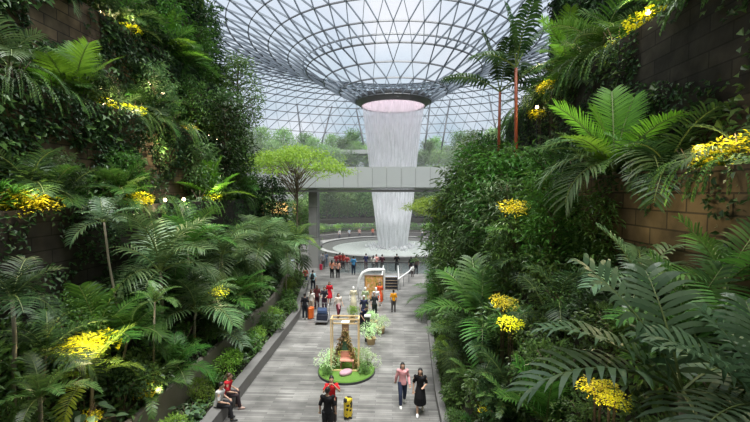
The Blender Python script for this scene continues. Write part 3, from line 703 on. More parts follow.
# ---- banks: rows of shrubs on each ledge
ROWS = [  # side, s range, Y range, spacing, size, kinds, where
 (-1, (.75, 1.3), (9, 33), .95, (.40, .62), ('lance', 'bigleaf', 'small', 'midleaf', 'limesmall'), 'in the left planter'),
 (-1, (2.1, 2.6), (8, 33), 1.2, (.55, .85), ('midleaf', 'lance', 'small', 'bigleaf', 'glossy'), 'low on the left slope'),
 (-1, (3.2, 3.8), (8, 33), 1.25, (.6, .9), ('glossy', 'midleaf', 'lance', 'glossy', 'small'), 'high on the left slope'),
 (-1, (4.6, 4.9), (8, 33), 1.3, (.55, .8), ('hang', 'glossy', 'midleaf', 'hang', 'lance'), 'fronting the left lower ledge'),
 (-1, (5.2, 5.5), (9, 33), 1.6, (.6, .95), ('glossy', 'midleaf', 'glossy'), 'behind the left lower ledge'),
 (-1, (6.1, 6.4), (10, 33), 1.3, (.55, .85), ('hang', 'glossy', 'midleaf', 'hang'), 'on the left middle ledge'),
 (-1, (7.6, 8.0), (11, 33), 1.2, (.6, .95), ('hang', 'glossy', 'midleaf', 'glossy'), 'on the left upper ledge'),
 (-1, (9.0, 9.6), (24, 34), 1.3, (.9, 1.5), ('glossy', 'midleaf'), 'atop the left wall'),
 (1, (.45, .7), (10.5, 28.5), .9, (.34, .5), ('small', 'limesmall', 'lance', 'midleaf'), 'beside the right kerb'),
 (1, (1.2, 1.5), (7.5, 28.5), 1.0, (.5, .75), ('midleaf', 'lance', 'small', 'glossy'), 'low on the right bank'),
 (1, (2.0, 2.4), (5.8, 28.5), 1.05, (.55, .85), ('small', 'midleaf', 'bigleaf', 'glossy', 'lance'), 'halfway up the right bank'),
 (1, (2.9, 3.2), (5.2, 28.5), 1.1, (.55, .8), ('glossy', 'midleaf', 'small', 'glossy'), 'topping the right bank'),
 (1, (3.9, 4.3), (5, 28.5), 1.2, (.45, .75), ('glossy', 'small', 'midleaf', 'glossy'), 'under the right stone wall'),
 (1, (5.0, 5.3), (6, 28.5), 1.25, (.45, .75), ('hang', 'glossy', 'midleaf', 'small'), 'on the right lower ledge'),
 (1, (6.3, 6.7), (7, 28.5), 1.3, (.6, .95), ('hang', 'glossy', 'midleaf', 'hang'), 'on the right upper ledge'),
 (1, (7.6, 8.2), (15, 23.2), 1.4, (.9, 1.4), ('glossy', 'midleaf'), 'atop the right wall'),
]
BARE = [(140, 130, 190, 195), (25, 0, 98, 40), (35, 140, 90, 172), (612, 190, 695, 243), (640, 20, 750, 80)]   # stone left showing
cnt = 0
for side, (s0, s1), (ya, yb), sp, (za, zb), kinds, where in ROWS:
    y = ya + R.uniform(0, .4)
    while y < yb:
        k = kL(y) if side < 0 else kR(y); s_ = R.uniform(s0, s1); x = k + side * s_; z = bankz(side, x, y); sz = R.uniform(za, zb) * (1.12 + .014 * y)
        kd = kinds[R.randrange(len(kinds))]; cnt += 1
        q = proj((x, y, z + sz * .6))
        ok = inview((x, y, z + sz * .6), 30, 40)
        if ok and any(a < q[0] < c and b < q[1] < d for a, b, c, d in BARE) and R.random() < .85: ok = False
        if ok: shrub(kd, (x, y, z - .02), sz, where, cnt, zs=R.uniform(.8, 1.2))
        y += sp * R.uniform(.75, 1.3) * (1 + .01 * y)

# ---- creepers (nobody could count the leaves)
def creeper(name, label, side, segs, Y0, Y1, dens, mat, seed, ln=.13, bare=True, thr=-.05, nsc=.55):
    rr = random.Random(seed); P = PL if side < 0 else PR; k = kL if side < 0 else kR; mb = MB()
    for i in segs:
        (a, za), (b, zb) = P[i], P[i + 1]; ln_ = math.hypot(b - a, zb - za)
        nn = V((-side * (zb - za), 0, (b - a))).normalized()
        for _ in range(int(ln_ * (Y1 - Y0) * dens)):
            t = rr.random(); y = rr.uniform(Y0, Y1); s_ = a + (b - a) * t; p = V((k(y) + side * s_, y, za + (zb - za) * t))
            if not inview(p, 10, 10): continue
            q = proj(p); f = mnoise.noise(p * nsc) + .35 * mnoise.noise(p * 1.9)
            if any(c0 < q[0] < c2 and c1 < q[1] < c3 for c0, c1, c2, c3 in BARE): f -= .55
            if f < thr: continue
            p = p + nn * rr.uniform(.02, .08 + .55 * max(0, f + .1)); d = V((rr.uniform(-.6, .6), rr.uniform(-1, 1), rr.uniform(-1, .25))) + nn * .45
            sz = ln * rr.uniform(.7, 1.5); mb.leaf(p, d, nn + UP * .4, sz, sz * .6, .2, .2)
    o = link(name, mb.mesh(name, LM[mat])); tag(o, label, 'creeper', None, 'stuff'); return o
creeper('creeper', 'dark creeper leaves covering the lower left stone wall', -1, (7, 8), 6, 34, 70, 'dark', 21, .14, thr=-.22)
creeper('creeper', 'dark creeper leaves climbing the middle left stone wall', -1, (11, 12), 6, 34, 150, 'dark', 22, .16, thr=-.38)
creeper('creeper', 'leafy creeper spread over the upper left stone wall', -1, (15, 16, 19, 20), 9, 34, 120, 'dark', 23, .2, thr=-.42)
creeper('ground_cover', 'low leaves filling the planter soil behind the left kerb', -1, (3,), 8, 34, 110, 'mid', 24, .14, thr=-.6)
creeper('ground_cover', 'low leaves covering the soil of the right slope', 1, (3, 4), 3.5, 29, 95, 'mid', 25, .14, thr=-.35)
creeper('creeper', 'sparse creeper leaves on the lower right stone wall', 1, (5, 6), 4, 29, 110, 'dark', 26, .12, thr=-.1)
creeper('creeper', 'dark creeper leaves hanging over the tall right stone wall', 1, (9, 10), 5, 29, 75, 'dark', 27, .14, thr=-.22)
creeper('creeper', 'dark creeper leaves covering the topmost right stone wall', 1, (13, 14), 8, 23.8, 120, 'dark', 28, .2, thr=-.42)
creeper('creeper', 'scattered lighter green leaves over the left walls', -1, (7, 11, 12, 15, 16, 19), 7, 34, 26, 'mid', 41, .24, thr=.0, nsc=.9)
creeper('creeper', 'scattered lighter green leaves over the right walls', 1, (4, 9, 10), 4, 29, 24, 'mid', 42, .2, thr=.02, nsc=.9)
rr = random.Random(9); mb = MB()
for r0, z0, z1, n_ in ((18.95, .8, 2.1, 900), (24.9, 2.4, 5.6, 2600), (30.9, 5.4, 9.6, 2400), (36.9, 9.4, 13.6, 2200)):
    for _ in range(n_):
        a = rr.uniform(.5, PI - .5); r_ = r0 - rr.uniform(.02, .7); p_ = V((r_ * math.cos(a), 55.7 + r_ * math.sin(a), rr.uniform(z0, z1))); nn = V((-math.cos(a), -math.sin(a), .3))
        mb.leaf(p_, V((rr.uniform(-1, 1), rr.uniform(-1, 1), rr.uniform(-1, .5))) + nn * .5, nn + UP * .4, .42 * rr.uniform(.7, 1.4), .25)
o = link('creeper', mb.mesh('creeper', LM['far'])); tag(o, 'hazy green leaves covering the terrace walls behind the pool', 'creeper', None, 'stuff')
def endcreeper(label, x0, x1, z1, Y, mat, seed):
    rr = random.Random(seed); mb = MB()
    for _ in range(5200):
        x = rr.uniform(x0, x1); z = z1 * rr.random(); side = -1 if x < 0 else 1
        if z > bankz(side, x, Y): continue
        p = V((x, Y + rr.uniform(.03, .3), z)); d = V((rr.uniform(-1, 1), .5, rr.uniform(-1, .3))); sz = .22 * rr.uniform(.7, 1.5); mb.leaf(p, d, V((0, 1, .4)), sz, sz * .6, .2, .2)
    o = link('creeper', mb.mesh('creeper', LM[mat])); tag(o, label, 'creeper', None, 'stuff')

# ---- hero palms on the left bank (crown placed on its own ledge)
XL = lambda s_, Y=12: kL(Y) - s_
def LP(kind, px, py, X, L_, n, label, **kw): return palm(kind, pX(px, py, X), -1, L_, n, int(px * 7 + py), label, **kw)
LP('bright', 74, 142, -12.3, 2.3, 9, 'bright green palm with upright fronds on the left middle ledge', azs=[0.2, 2.9, 1.4, -.4, 3.6, .9, 2.2, -1.2, 4.4], es=[0, 0, 0, 1, 1, 1, 0, 2, 2])
LP('silver', 122, 128, -12.4, 1.5, 9, 'grey green palm with drooping fronds beside the warm lit stone wall on the left', tr=.04)
LP('feather', 147, 130, -12.3, 1.7, 9, 'feather palm on a thin pale trunk in front of the warm lit stone', tr=.04)
LP('broad', 104, 222, -9.3, 1.15, 8, 'small drooping palm on a thin bare trunk in the dark hollow on the left', root=(-8.9, 12.3), tr=.04)
LP('silver', 160, 272, -8.9, 2.6, 13, 'large feather palm with long silvery fronds at middle of left bank', tr=.07)
LP('feather', 188, 248, -9.3, 2.3, 11, 'upright dark feather palm behind the large silvery palm on the left bank', tr=.06)
LP('silver', 222, 255, -8.6, 2.3, 12, 'silvery feather palm left of the yellow flowers on the left bank', tr=.06)
LP('silver', 262, 247, -7.9, 2.5, 13, 'tall silvery palm leaning over the left planter before the bridge column', tr=.06)
LP('feather', 240, 296, -7.6, 1.8, 11, 'feather palm rising from the left planter halfway along the walkway', tr=.05)
LP('silver', 286, 252, -7.4, 2.6, 12, 'pale green feather palm at far end of the left planter', tr=.05)
LP('limefern', 296, 240, -7.8, 2.3, 10, 'yellow green palm fronds beside the bridge column', tr=.05)
LP('broad', 214, 338, -7.9, 1.9, 9, 'palm with wide split fronds above the low tan retaining wall', tr=.06)
LP('feather', 176, 372, -7.8, 1.4, 10, 'low feather palm above the two seated people', tr=.05)
LP('fern', 150, 398, -7.8, 1.4, 11, 'green fern at the bottom of the left slope', tr=.05)
LP('limefern', 92, 378, -8.2, 1.5, 13, 'yellow green fern under the warm lit foliage at lower left', tr=.05)
LP('fern', 40, 398, -8.0, 1.2, 11, 'dark green fern in the lower left corner of the bank', tr=.05)
LP('dark', 30, 190, -10.9, 1.6, 10, 'shaded feather palm at the near end of the left lower ledge', tr=.05)
LP('dark', 62, 205, -10.8, 1.5, 10, 'shaded feather palm beside the yellow lit leaves on the left lower ledge', tr=.05)
LP('feather', 120, 205, -10.8, 1.6, 10, 'feather palm with frilled fronds above the dark hollow on the left', tr=.05)
LP('bright', 166, 62, -13.9, 2.6, 9, 'bright broad palm high on the left wall against the glass roof', tr=.06)
LP('fern', 120, 42, -13.8, 2.0, 11, 'arching fern among small lamps high on the left wall', tr=.05)
LP('silver', 42, 42, -13.8, 1.7, 9, 'pale feather palm beside the bare stone high on the left', tr=.05)
LP('feather', 186, 112, -13.6, 2.2, 11, 'feather palm below the dark trees on the left upper ledge', tr=.06)
LP('bright', 210, 205, -10.6, 2.4, 10, 'bright green palm behind the slender dark tree on the left', tr=.06)
LP('dark', 12, 300, -8.8, 1.2, 9, 'shaded palm at the left edge under the dark wall', tr=.05)
LP('silver', 196, 312, -8.1, 2.2, 10, 'feather palm with one long frond reaching over the left slope', tr=.06)
LP('feather', 128, 335, -8.6, 1.5, 9, 'small feather palm beside a thin straight trunk on the left slope', tr=.04)
# ---- hero palms on the right bank
def RP(kind, px, py, X, L_, n, label, **kw): return palm(kind, pX(px, py, X), 1, L_, n, int(px * 5 + py), label, **kw)
RP('upright', 516, 68, 6.3, 3.0, 5, 'tall red stemmed palm rising against the glass roof', trunk='bark_r', tr=.10, azs=[2.6, .3, 5.0, 3.6, 1.2], es=[0, 1, 1, 3, 3], name='red_stem_palm')
RP('upright', 500, 92, 5.9, 3.2, 5, 'shorter red stemmed palm with a frond arching toward the waterfall', trunk='bark_r', tr=.09, azs=[3.2, 2.9, 4.6, .2, 5.6], es=[3, 0, 1, 3, 3], name='red_stem_palm')
RP('bright', 614, 172, 6.4, 2.3, 6, 'bright green palm with tall upright fronds above the right stone wall', tr=.06, azs=[.5, 1.2, 2.3, 3.0, 3.5, 5], es=[0, 0, 0, 1, 2, 2])
RP('silver', 632, 168, 7.0, 2.9, 5, 'palm with one long pale frond arching to the left over the shrubs', tr=.05, azs=[3.0, 3.4, 2.4, 1.2, 4.4], es=[2, 3, 1, 1, 2])
RP('bright', 742, 92, 7.9, 2.1, 5, 'palm with a thin arching frond before the dark right wall', tr=.04, azs=[3.1, 2.8, 3.6, 1.5, 4.5], es=[2, 1, 3, 1, 3])
RP('feather', 600, 52, 8.1, 2.4, 10, 'feather palm with arching fronds high on the right upper ledge', tr=.06)
RP('bright', 566, 62, 8.2, 2.2, 9, 'light green palm beside yellow flowers high on the right', tr=.06)
RP('silver', 588, 70, 7.9, 1.5, 8, 'drooping grey green palm under the yellow flowers on the right wall', tr=.05)
RP('dark', 668, 178, 6.8, 1.7, 9, 'shaded palm with thin arching fronds on the right lower ledge', tr=.04)
RP('broad', 682, 392, 3.5, 1.75, 7, 'big palm with broad grey green leaflets reaching left at lower right', tr=.06, azs=[2.75, 3.1, 2.3, .4, 5.6, 1.4, 4.3], es=[1, 2, 0, 2, 3, 0, 3])
RP('broad', 772, 412, 4.0, 1.25, 8, 'big palm with broad ribbed leaflets in the lower right corner', tr=.06, azs=[3.0, 2.5, 3.5, .9, 5.3, 4.4, 2.0, 1.2], es=[1, 1, 2, 1, 2, 3, 0, 0])
RP('deep', 546, 440, 3.4, 1.35, 9, 'deep green palm with wide flat leaflets at the bottom edge right of the walkway', tr=.05)
RP('deep', 690, 330, 4.9, 1.3, 8, 'dark palm with large ribbed leaves under the right stone wall', tr=.05)
RP('broad', 640, 282, 5.6, 1.5, 8, 'palm with drooping ribbed leaflets below the bare stone on the right', tr=.05)
RP('deep', 726, 285, 5.8, 1.4, 8, 'palm with glossy green leaflets at the right edge below the stone wall', tr=.05)
RP('deep', 482, 318, 3.4, 2.3, 6, 'tall palm with an upright arching frond beside the yellow flowers', tr=.06, azs=[1.5, 1.2, 2.2, 3.2, .3, 4.5], es=[0, 0, 1, 2, 2, 3])
RP('silver', 462, 345, 2.9, 1.7, 9, 'silvery palm leaning over the right edge of the walkway', tr=.05)
RP('feather', 440, 318, 3.0, 2.2, 9, 'feather palm with a long frond hanging out over the paving', tr=.05, azs=[3.1, 2.5, 3.7, 1.6, .6, 5, 4.3, 2.0, 1.0], es=[2, 1, 3, 0, 1, 2, 3, 0, 0])
RP('feather', 440, 272, 3.6, 2.4, 9, 'feather palm at far end of the right bank by the guard rail', tr=.05)
RP('bright', 446, 262, 3.9, 2.0, 8, 'bright green palm near the far end of the right bank', tr=.05)
RP('fern', 470, 388, 2.7, 1.0, 12, 'low green fern behind the right kerb near the two walking women', tr=.04)
RP('fern', 505, 405, 2.9, .9, 11, 'dark fern beside a small yellow light at lower right', tr=.04)
RP('limefern', 452, 372, 2.5, .9, 10, 'light green fern at the right kerb behind the two walking women', tr=.04)
RP('feather', 532, 250, 4.9, 1.7, 9, 'feather palm halfway up the right bank among small leaved shrubs', tr=.05)
RP('dark', 560, 300, 4.4, 1.3, 9, 'shaded feather palm above the yellow flowers on the right bank', tr=.05)
RP('silver', 508, 215, 5.2, 1.9, 9, 'grey green palm under the tall red stemmed palms', tr=.05)

rr = random.Random(77)
for side, s0, ya, yb, st_, hz, L0, wh in ((-1, 5.0, 11, 33, 2.4, .5, 1.3, 'on the left lower ledge'), (-1, 6.6, 12, 33, 2.4, .5, 1.4, 'on the left middle ledge'), (-1, 8.0, 14, 33, 2.2, .6, 1.6, 'on the left upper ledge'), (-1, 2.9, 9, 33, 2.0, .8, 1.4, 'on the left slope'),
        (1, 1.7, 10, 28, 2.0, .5, 1.1, 'on the right slope'), (1, 2.8, 10, 28, 2.2, .5, 1.1, 'high on the right slope'), (1, 5.3, 8, 28, 2.4, .5, 1.4, 'on the right lower ledge'), (1, 6.6, 9, 28, 2.2, .6, 1.7, 'on the right upper ledge')):
    y = ya + rr.uniform(0, 1)
    while y < yb:
        k_ = kL(y) if side < 0 else kR(y); x = k_ + side * (s0 + rr.uniform(-.3, .3)); z = bankz(side, x, y) + hz * rr.uniform(.5, 1.6); q = proj((x, y, z + .5))
        if inview((x, y, z + .5), 20, 20) and not any(a - 12 < q[0] < c + 12 and b - 12 < q[1] < d + 12 for a, b, c, d in BARE): palm(rr.choice(('feather', 'dark', 'fern', 'silver', 'dark', 'deep')), (x, y, z), side, L0 * rr.uniform(.8, 1.25) * (1 + .01 * y), rr.choice((7, 8, 9)), int(y * 100), where=wh, tr=.035, lean=.1)
        y += st_ * rr.uniform(.7, 1.3)
# ---- hero trees on the banks
def bt(kind, px, Y, side, s_, label, seed=0, zs=1):
    p = pY(px, 200, Y); z = bankz(side, p.x, Y) if (side < 0 and Y < YL1) or (side > 0 and Y < YR1) else 0
    return tree(kind, (p.x, Y, z), s_, None, seed, label, 'specimen trees on the banks', zs)
bt('dark', 226, 25, -1, 1.0, 'tall slender dark tree standing clear before the left end of the bridge', 0, .82)
bt('dark', 205, 31, -1, 1.1, 'dark tree on the left bank nearest the stone wall end', 1, .62)
bt('dark', 180, 29, -1, 1.0, 'dark tree at the top of the left wall silhouetted on the glass roof', 0, .6)
bt('dark', 158, 27, -1, 1.1, 'broad dark tree at the top of the left wall beside the bright palm', 1, .62)
bt('dark', 272, 33, -1, .9, 'small dark tree under the flat topped tree on the left', 1, .9)
bt('flat', 296, 32.5, -1, 1.2, 'flat topped light green tree spreading in front of the bridge on the left', 0, 1.33)
bt('mid', 240, 33, -1, 1.2, 'bushy tree between the slender dark tree and the flat topped tree', 0, .95)
bt('flat', 441, 28, 1, .72, 'flat topped light green tree reaching over the bridge on the right', 1, 1.28)
bt('mid', 474, 27, 1, 1.0, 'leafy round headed tree right of the bridge', 1, .9)
bt('mid', 452, 27.5, 1, .75, 'narrow leafy tree at the right end of the bridge', 0, 1.1)
bt('dark', 492, 25, 1, .8, 'dark creeper clad tree under the red stemmed palms', 0, .95)
bt('mid', 562, 22, 1, .8, 'leafy tree high on the right wall beside the yellow flowers', 0, .7)
bt('mid', 590, 21, 1, .7, 'bushy tree at the top of the right wall', 1, .6)
for i, (X_, Y_, s_, kd) in enumerate(((3.9, 27.5, 1.25, 'lanceleaf'), (4.6, 26, 1.3, 'darklance'), (5.6, 25, 1.25, 'darklance'), (3.6, 24.6, .9, 'lanceleaf'), (4.9, 23, 1.15, 'lanceleaf'), (6.6, 23.5, 1.1, 'darklance'), (5.7, 21.2, 1.1, 'darklance'), (4.4, 20.6, .85, 'darklance'),
        (5.0, 18.6, 1.0, 'darklance'), (6.4, 19, 1.0, 'lanceleaf'), (6.3, 16.5, .85, 'darklance'), (4.7, 16.4, .8, 'darklance'), (5.6, 14.6, .72, 'darklance'), (4.3, 14.2, .62, 'lanceleaf'), (5.0, 12.4, .6, 'darklance'), (5.9, 11.6, .55, 'lanceleaf'), (3.4, 21.8, .75, 'lanceleaf'))):
    tree(kd, (X_, Y_, bankz(1, X_, Y_)), s_, 'on the right bank', i, None, 'tall narrow leaved bushes on the right bank')
for i, (X_, Y_, s_, kd) in enumerate(((-10.9, 27, .8, 'darklance'), (-11.1, 22, .75, 'darklance'), (-12.5, 24, .8, 'lanceleaf'), (-12.4, 20, .7, 'darklance'), (-14.0, 24, .85, 'darklance'), (-14.0, 20.5, .75, 'lanceleaf'), (-14.1, 28, .9, 'darklance'), (-12.6, 29, .9, 'darklance'), (-9.2, 24, .7, 'lanceleaf'), (-9.0, 29, .8, 'darklance'), (-13.9, 17, .6, 'darklance'), (-12.4, 15.5, .5, 'darklance'), (-10.9, 15.5, .5, 'darklance'), (-11.0, 12.5, .42, 'darklance'))):
    tree(kd, (X_, Y_, bankz(-1, X_, Y_)), s_, 'on the left bank', i, None, 'tall narrow leaved bushes on the left bank')
def thin(px, py0, py1, X, side, label, crown, L_):
    a = pX(px, py1, X); o = palm(crown, pX(px + 2, py0, X), side, L_, 9, int(px), label, tr=.035, root=(a.x, a.y)); return o
thin(153, 302, 390, -7.7, -1, 'thin straight dark trunk with a small feathery crown at lower left', 'fern', .9)
thin(735, 60, 135, 7.9, 1, 'thin brown trunk with small crown before the dark right wall', 'dark', 1.2)

# ---- foliage with warm lamp glow in its yellow leaf colour, small lamps
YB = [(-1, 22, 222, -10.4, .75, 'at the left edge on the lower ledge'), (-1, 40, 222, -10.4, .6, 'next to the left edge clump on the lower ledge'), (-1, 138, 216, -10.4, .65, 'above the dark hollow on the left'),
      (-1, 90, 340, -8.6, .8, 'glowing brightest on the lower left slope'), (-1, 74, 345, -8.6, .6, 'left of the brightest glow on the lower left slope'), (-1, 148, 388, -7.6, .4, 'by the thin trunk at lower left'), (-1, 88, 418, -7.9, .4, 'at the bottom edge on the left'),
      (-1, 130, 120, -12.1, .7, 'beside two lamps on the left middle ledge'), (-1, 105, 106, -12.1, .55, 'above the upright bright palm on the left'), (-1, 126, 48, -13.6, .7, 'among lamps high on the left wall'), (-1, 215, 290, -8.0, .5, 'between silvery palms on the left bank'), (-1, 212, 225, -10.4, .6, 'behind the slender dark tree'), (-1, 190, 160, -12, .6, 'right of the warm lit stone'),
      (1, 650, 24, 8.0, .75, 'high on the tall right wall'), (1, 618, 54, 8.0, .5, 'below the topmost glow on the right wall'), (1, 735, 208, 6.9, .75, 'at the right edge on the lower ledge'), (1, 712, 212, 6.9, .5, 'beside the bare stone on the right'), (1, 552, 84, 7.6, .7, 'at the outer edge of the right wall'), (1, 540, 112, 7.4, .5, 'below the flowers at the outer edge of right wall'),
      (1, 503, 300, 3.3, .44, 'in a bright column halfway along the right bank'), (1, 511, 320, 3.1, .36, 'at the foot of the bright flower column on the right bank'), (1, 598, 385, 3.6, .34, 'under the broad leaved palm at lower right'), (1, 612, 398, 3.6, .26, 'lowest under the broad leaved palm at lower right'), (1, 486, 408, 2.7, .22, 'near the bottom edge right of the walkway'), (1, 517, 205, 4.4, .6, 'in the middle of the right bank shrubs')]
def warm(p, e_, r=.08):
    ld = bpy.data.lights.new('garden_lamp_light', 'POINT'); ld.energy = e_; ld.color = (1, .82, .45); ld.shadow_soft_size = r
    lo = bpy.data.objects.new('garden_lamp_light', ld); COL.objects.link(lo); lo.location = p
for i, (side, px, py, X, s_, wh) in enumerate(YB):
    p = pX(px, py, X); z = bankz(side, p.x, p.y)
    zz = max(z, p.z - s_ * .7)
    kk = empty('yellow_shrub', (p.x, p.y, z), i); tag(kk, 'yellow lit shrub ' + wh, 'shrub', 'yellow shrubs lit by warm lamps')
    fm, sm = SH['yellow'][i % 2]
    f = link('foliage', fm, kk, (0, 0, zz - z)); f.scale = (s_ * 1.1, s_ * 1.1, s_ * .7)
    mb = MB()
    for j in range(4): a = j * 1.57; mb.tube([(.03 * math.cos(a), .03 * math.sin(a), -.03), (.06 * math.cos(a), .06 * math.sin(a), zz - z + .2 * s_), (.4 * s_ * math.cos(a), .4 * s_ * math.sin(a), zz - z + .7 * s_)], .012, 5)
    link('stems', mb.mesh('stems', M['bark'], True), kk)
    warm((p.x + (.55 * s_ + .25) * -side, p.y - .5 * s_, zz + s_ * 1.1), 19 * (s_ / .6) ** 2)
LAMPS = [(-1, 103, 104, -12.15), (-1, 120, 111, -12.15), (-1, 153, 123, -12.15), (-1, 162, 126, -12.15), (-1, 178, 132, -12.15), (-1, 99, 12, -13.6), (-1, 110, 20, -13.6), (-1, 127, 35, -13.6), (-1, 133, 41, -13.6), (-1, 152, 50, -13.6),
         (-1, 149, 83, -12.9), (-1, 163, 93, -12.9), (-1, 209, 174, -12), (-1, 218, 178, -12), (-1, 165, 207, -10.3), (-1, 184, 207, -10.3), (1, 648, 12, 7.9), (1, 537, 107, 7.5)]
for i, (side, px, py, X) in enumerate(LAMPS):
    p = pX(px, py, X); z = bankz(side, p.x, p.y); hgt = p.z - z
    if hgt < .15: hgt = .15
    o = empty('garden_lamp', (p.x, p.y, z)); tag(o, '', 'lamp', 'small warm lamps among the plants'); reg('small warm garden lamp', o, p.y, 'on the left ledges' if side < 0 else 'on the right wall')
    mb = MB(); mb.tube([(0, 0, -.02), (0, 0, hgt)], .02, 6); link('stake', mb.mesh('stake', M['black'], True), o)
    d = (CO - p).normalized(); d = V((d.x, d.y, d.z * .3 - .2)).normalized()
    mb = MB(); mb.tube([V((0, 0, hgt)) - d * .16, V((0, 0, hgt)) + d * .06], [.07, .10], 10); hd = link('housing', mb.mesh('housing', M['black'], True), o)
    mb = MB(); mb.ell(V((0, 0, hgt)) + d * .07, (.085, .085, .085), 10, 6); link('lens', mb.mesh('lens', M['lens'], True), hd)
    if i in (1, 3, 6, 8, 11, 13, 15): warm(p + V((.25 * -side, -.2, .1)) + d * .2, 16)
# wash lights on the warm stone
for px, py, X, e_ in ((168, 150, -11.0, 60), (160, 205, -9.8, 20), (660, 205, 5.4, 17), (630, 225, 5.6, 8), (148, 92, -12.4, 30)):
    warm(pX(px, py, X), e_, .2)

# ---- the valley ends and the far terraces
endcreeper('creeper leaves covering the far end of the left wall', -21, -7.4, 21, 34, 'dark', 5)
k = 0
for r, z, a0, a1, n, kinds, s0, s1, wh in (
    (17.3, .8, 20, 160, 30, ('small', 'midleaf', 'limesmall'), .8, 1.2, None), (22, 2.4, 10, 170, 30, ('far', 'far_d', 'far'), .8, 1.05, 'on the low terrace behind the pool'),
    (28.5, 5.6, 12, 168, 26, ('far', 'far_d', 'far'), .75, 1.0, 'on the second terrace behind the pool'), (34.5, 9.6, 20, 160, 22, ('far_d', 'far'), .8, 1.15, 'on the third terrace behind the pool'),
    (42, 13.6, 30, 150, 24, ('far', 'far_d', 'far'), .65, 1.1, 'on the top terrace under the glass roof'), (47, 13.8, 40, 140, 12, ('far_d', 'far'), .8, 1.3, 'at the back of the top terrace')):
    for i in range(n):
        a = rad(a0 + (a1 - a0) * (i + R.uniform(.2, .8)) / n); rr_ = r + R.uniform(-.8, .8); p = (rr_ * math.cos(a), 55.7 + rr_ * math.sin(a), z)
        k += 1; q = proj((p[0], p[1], z + 3))
        if q is None or not (215 < q[0] < 520): continue
        if wh is None: shrub(kinds[k % 3], p, R.uniform(s0, s1), 'behind the pool', k, group='far shrubs behind the pool')
        else: tree(kinds[k % len(kinds)], p, R.uniform(s0, s1), wh, k, group='distant trees behind the pool', key=q[0])
# trees filling the sides beyond the banks
for i, (x, y, kd, s_) in enumerate(((-14, 37, 'dark', 1.2), (-11, 45.5, 'far', .9), (-17, 46, 'far', 1.2), (-20, 40, 'mid', 1.3), (-22, 50, 'far_d', 1.3), (-19, 58, 'far', 1.3), (9.5, 33, 'mid', 1.3), (12, 37, 'far', 1.2), (7.2, 32, 'mid', 1.0),
        (14, 45, 'far_d', 1.2), (9, 46.2, 'far', .8), (17, 50, 'far', 1.3), (5.6, 30.6, 'mid', .8))):
    q = proj((x, y, 2)); tree(kd, (x, y, 0), s_, 'beyond the end of the left bank' if x < 0 else 'beyond the end of the right bank', i, group='trees past the ends of the banks', key=q[0])

# ================================================================== people
SKIN = plain('skin', (.55, .34, .24), .55, var=.06); SKIN2 = plain('skin_tan', (.40, .24, .16), .55, var=.06)
HAIR = {'k': plain('hair_black', (.015, .012, .012), .45, var=.3), 'b': plain('hair_brown', (.07, .035, .02), .45, var=.3), 'g': plain('hair_grey', (.35, .33, .30), .6, var=.2)}
EYE = plain('eye_dark', (.02, .015, .015), .2); LIP = plain('lips', (.40, .14, .12), .5)
def remesh(mb, name, mat, vox):
    me = mb.mesh(name + '_raw', mat); o = bpy.data.objects.new('remesh_tmp', me); COL.objects.link(o)
    m = o.modifiers.new('r', 'REMESH'); m.mode = 'VOXEL'; m.voxel_size = vox; m.use_smooth_shade = True
    m2 = o.modifiers.new('s', 'SMOOTH'); m2.factor = .5; m2.iterations = 2
    dg = bpy.context.evaluated_depsgraph_get(); dg.update(); r = bpy.data.meshes.new_from_object(o.evaluated_get(dg)); r.name = name
    if not r.materials: r.materials.append(mat)
    bpy.data.objects.remove(o); bpy.data.meshes.remove(me); return r
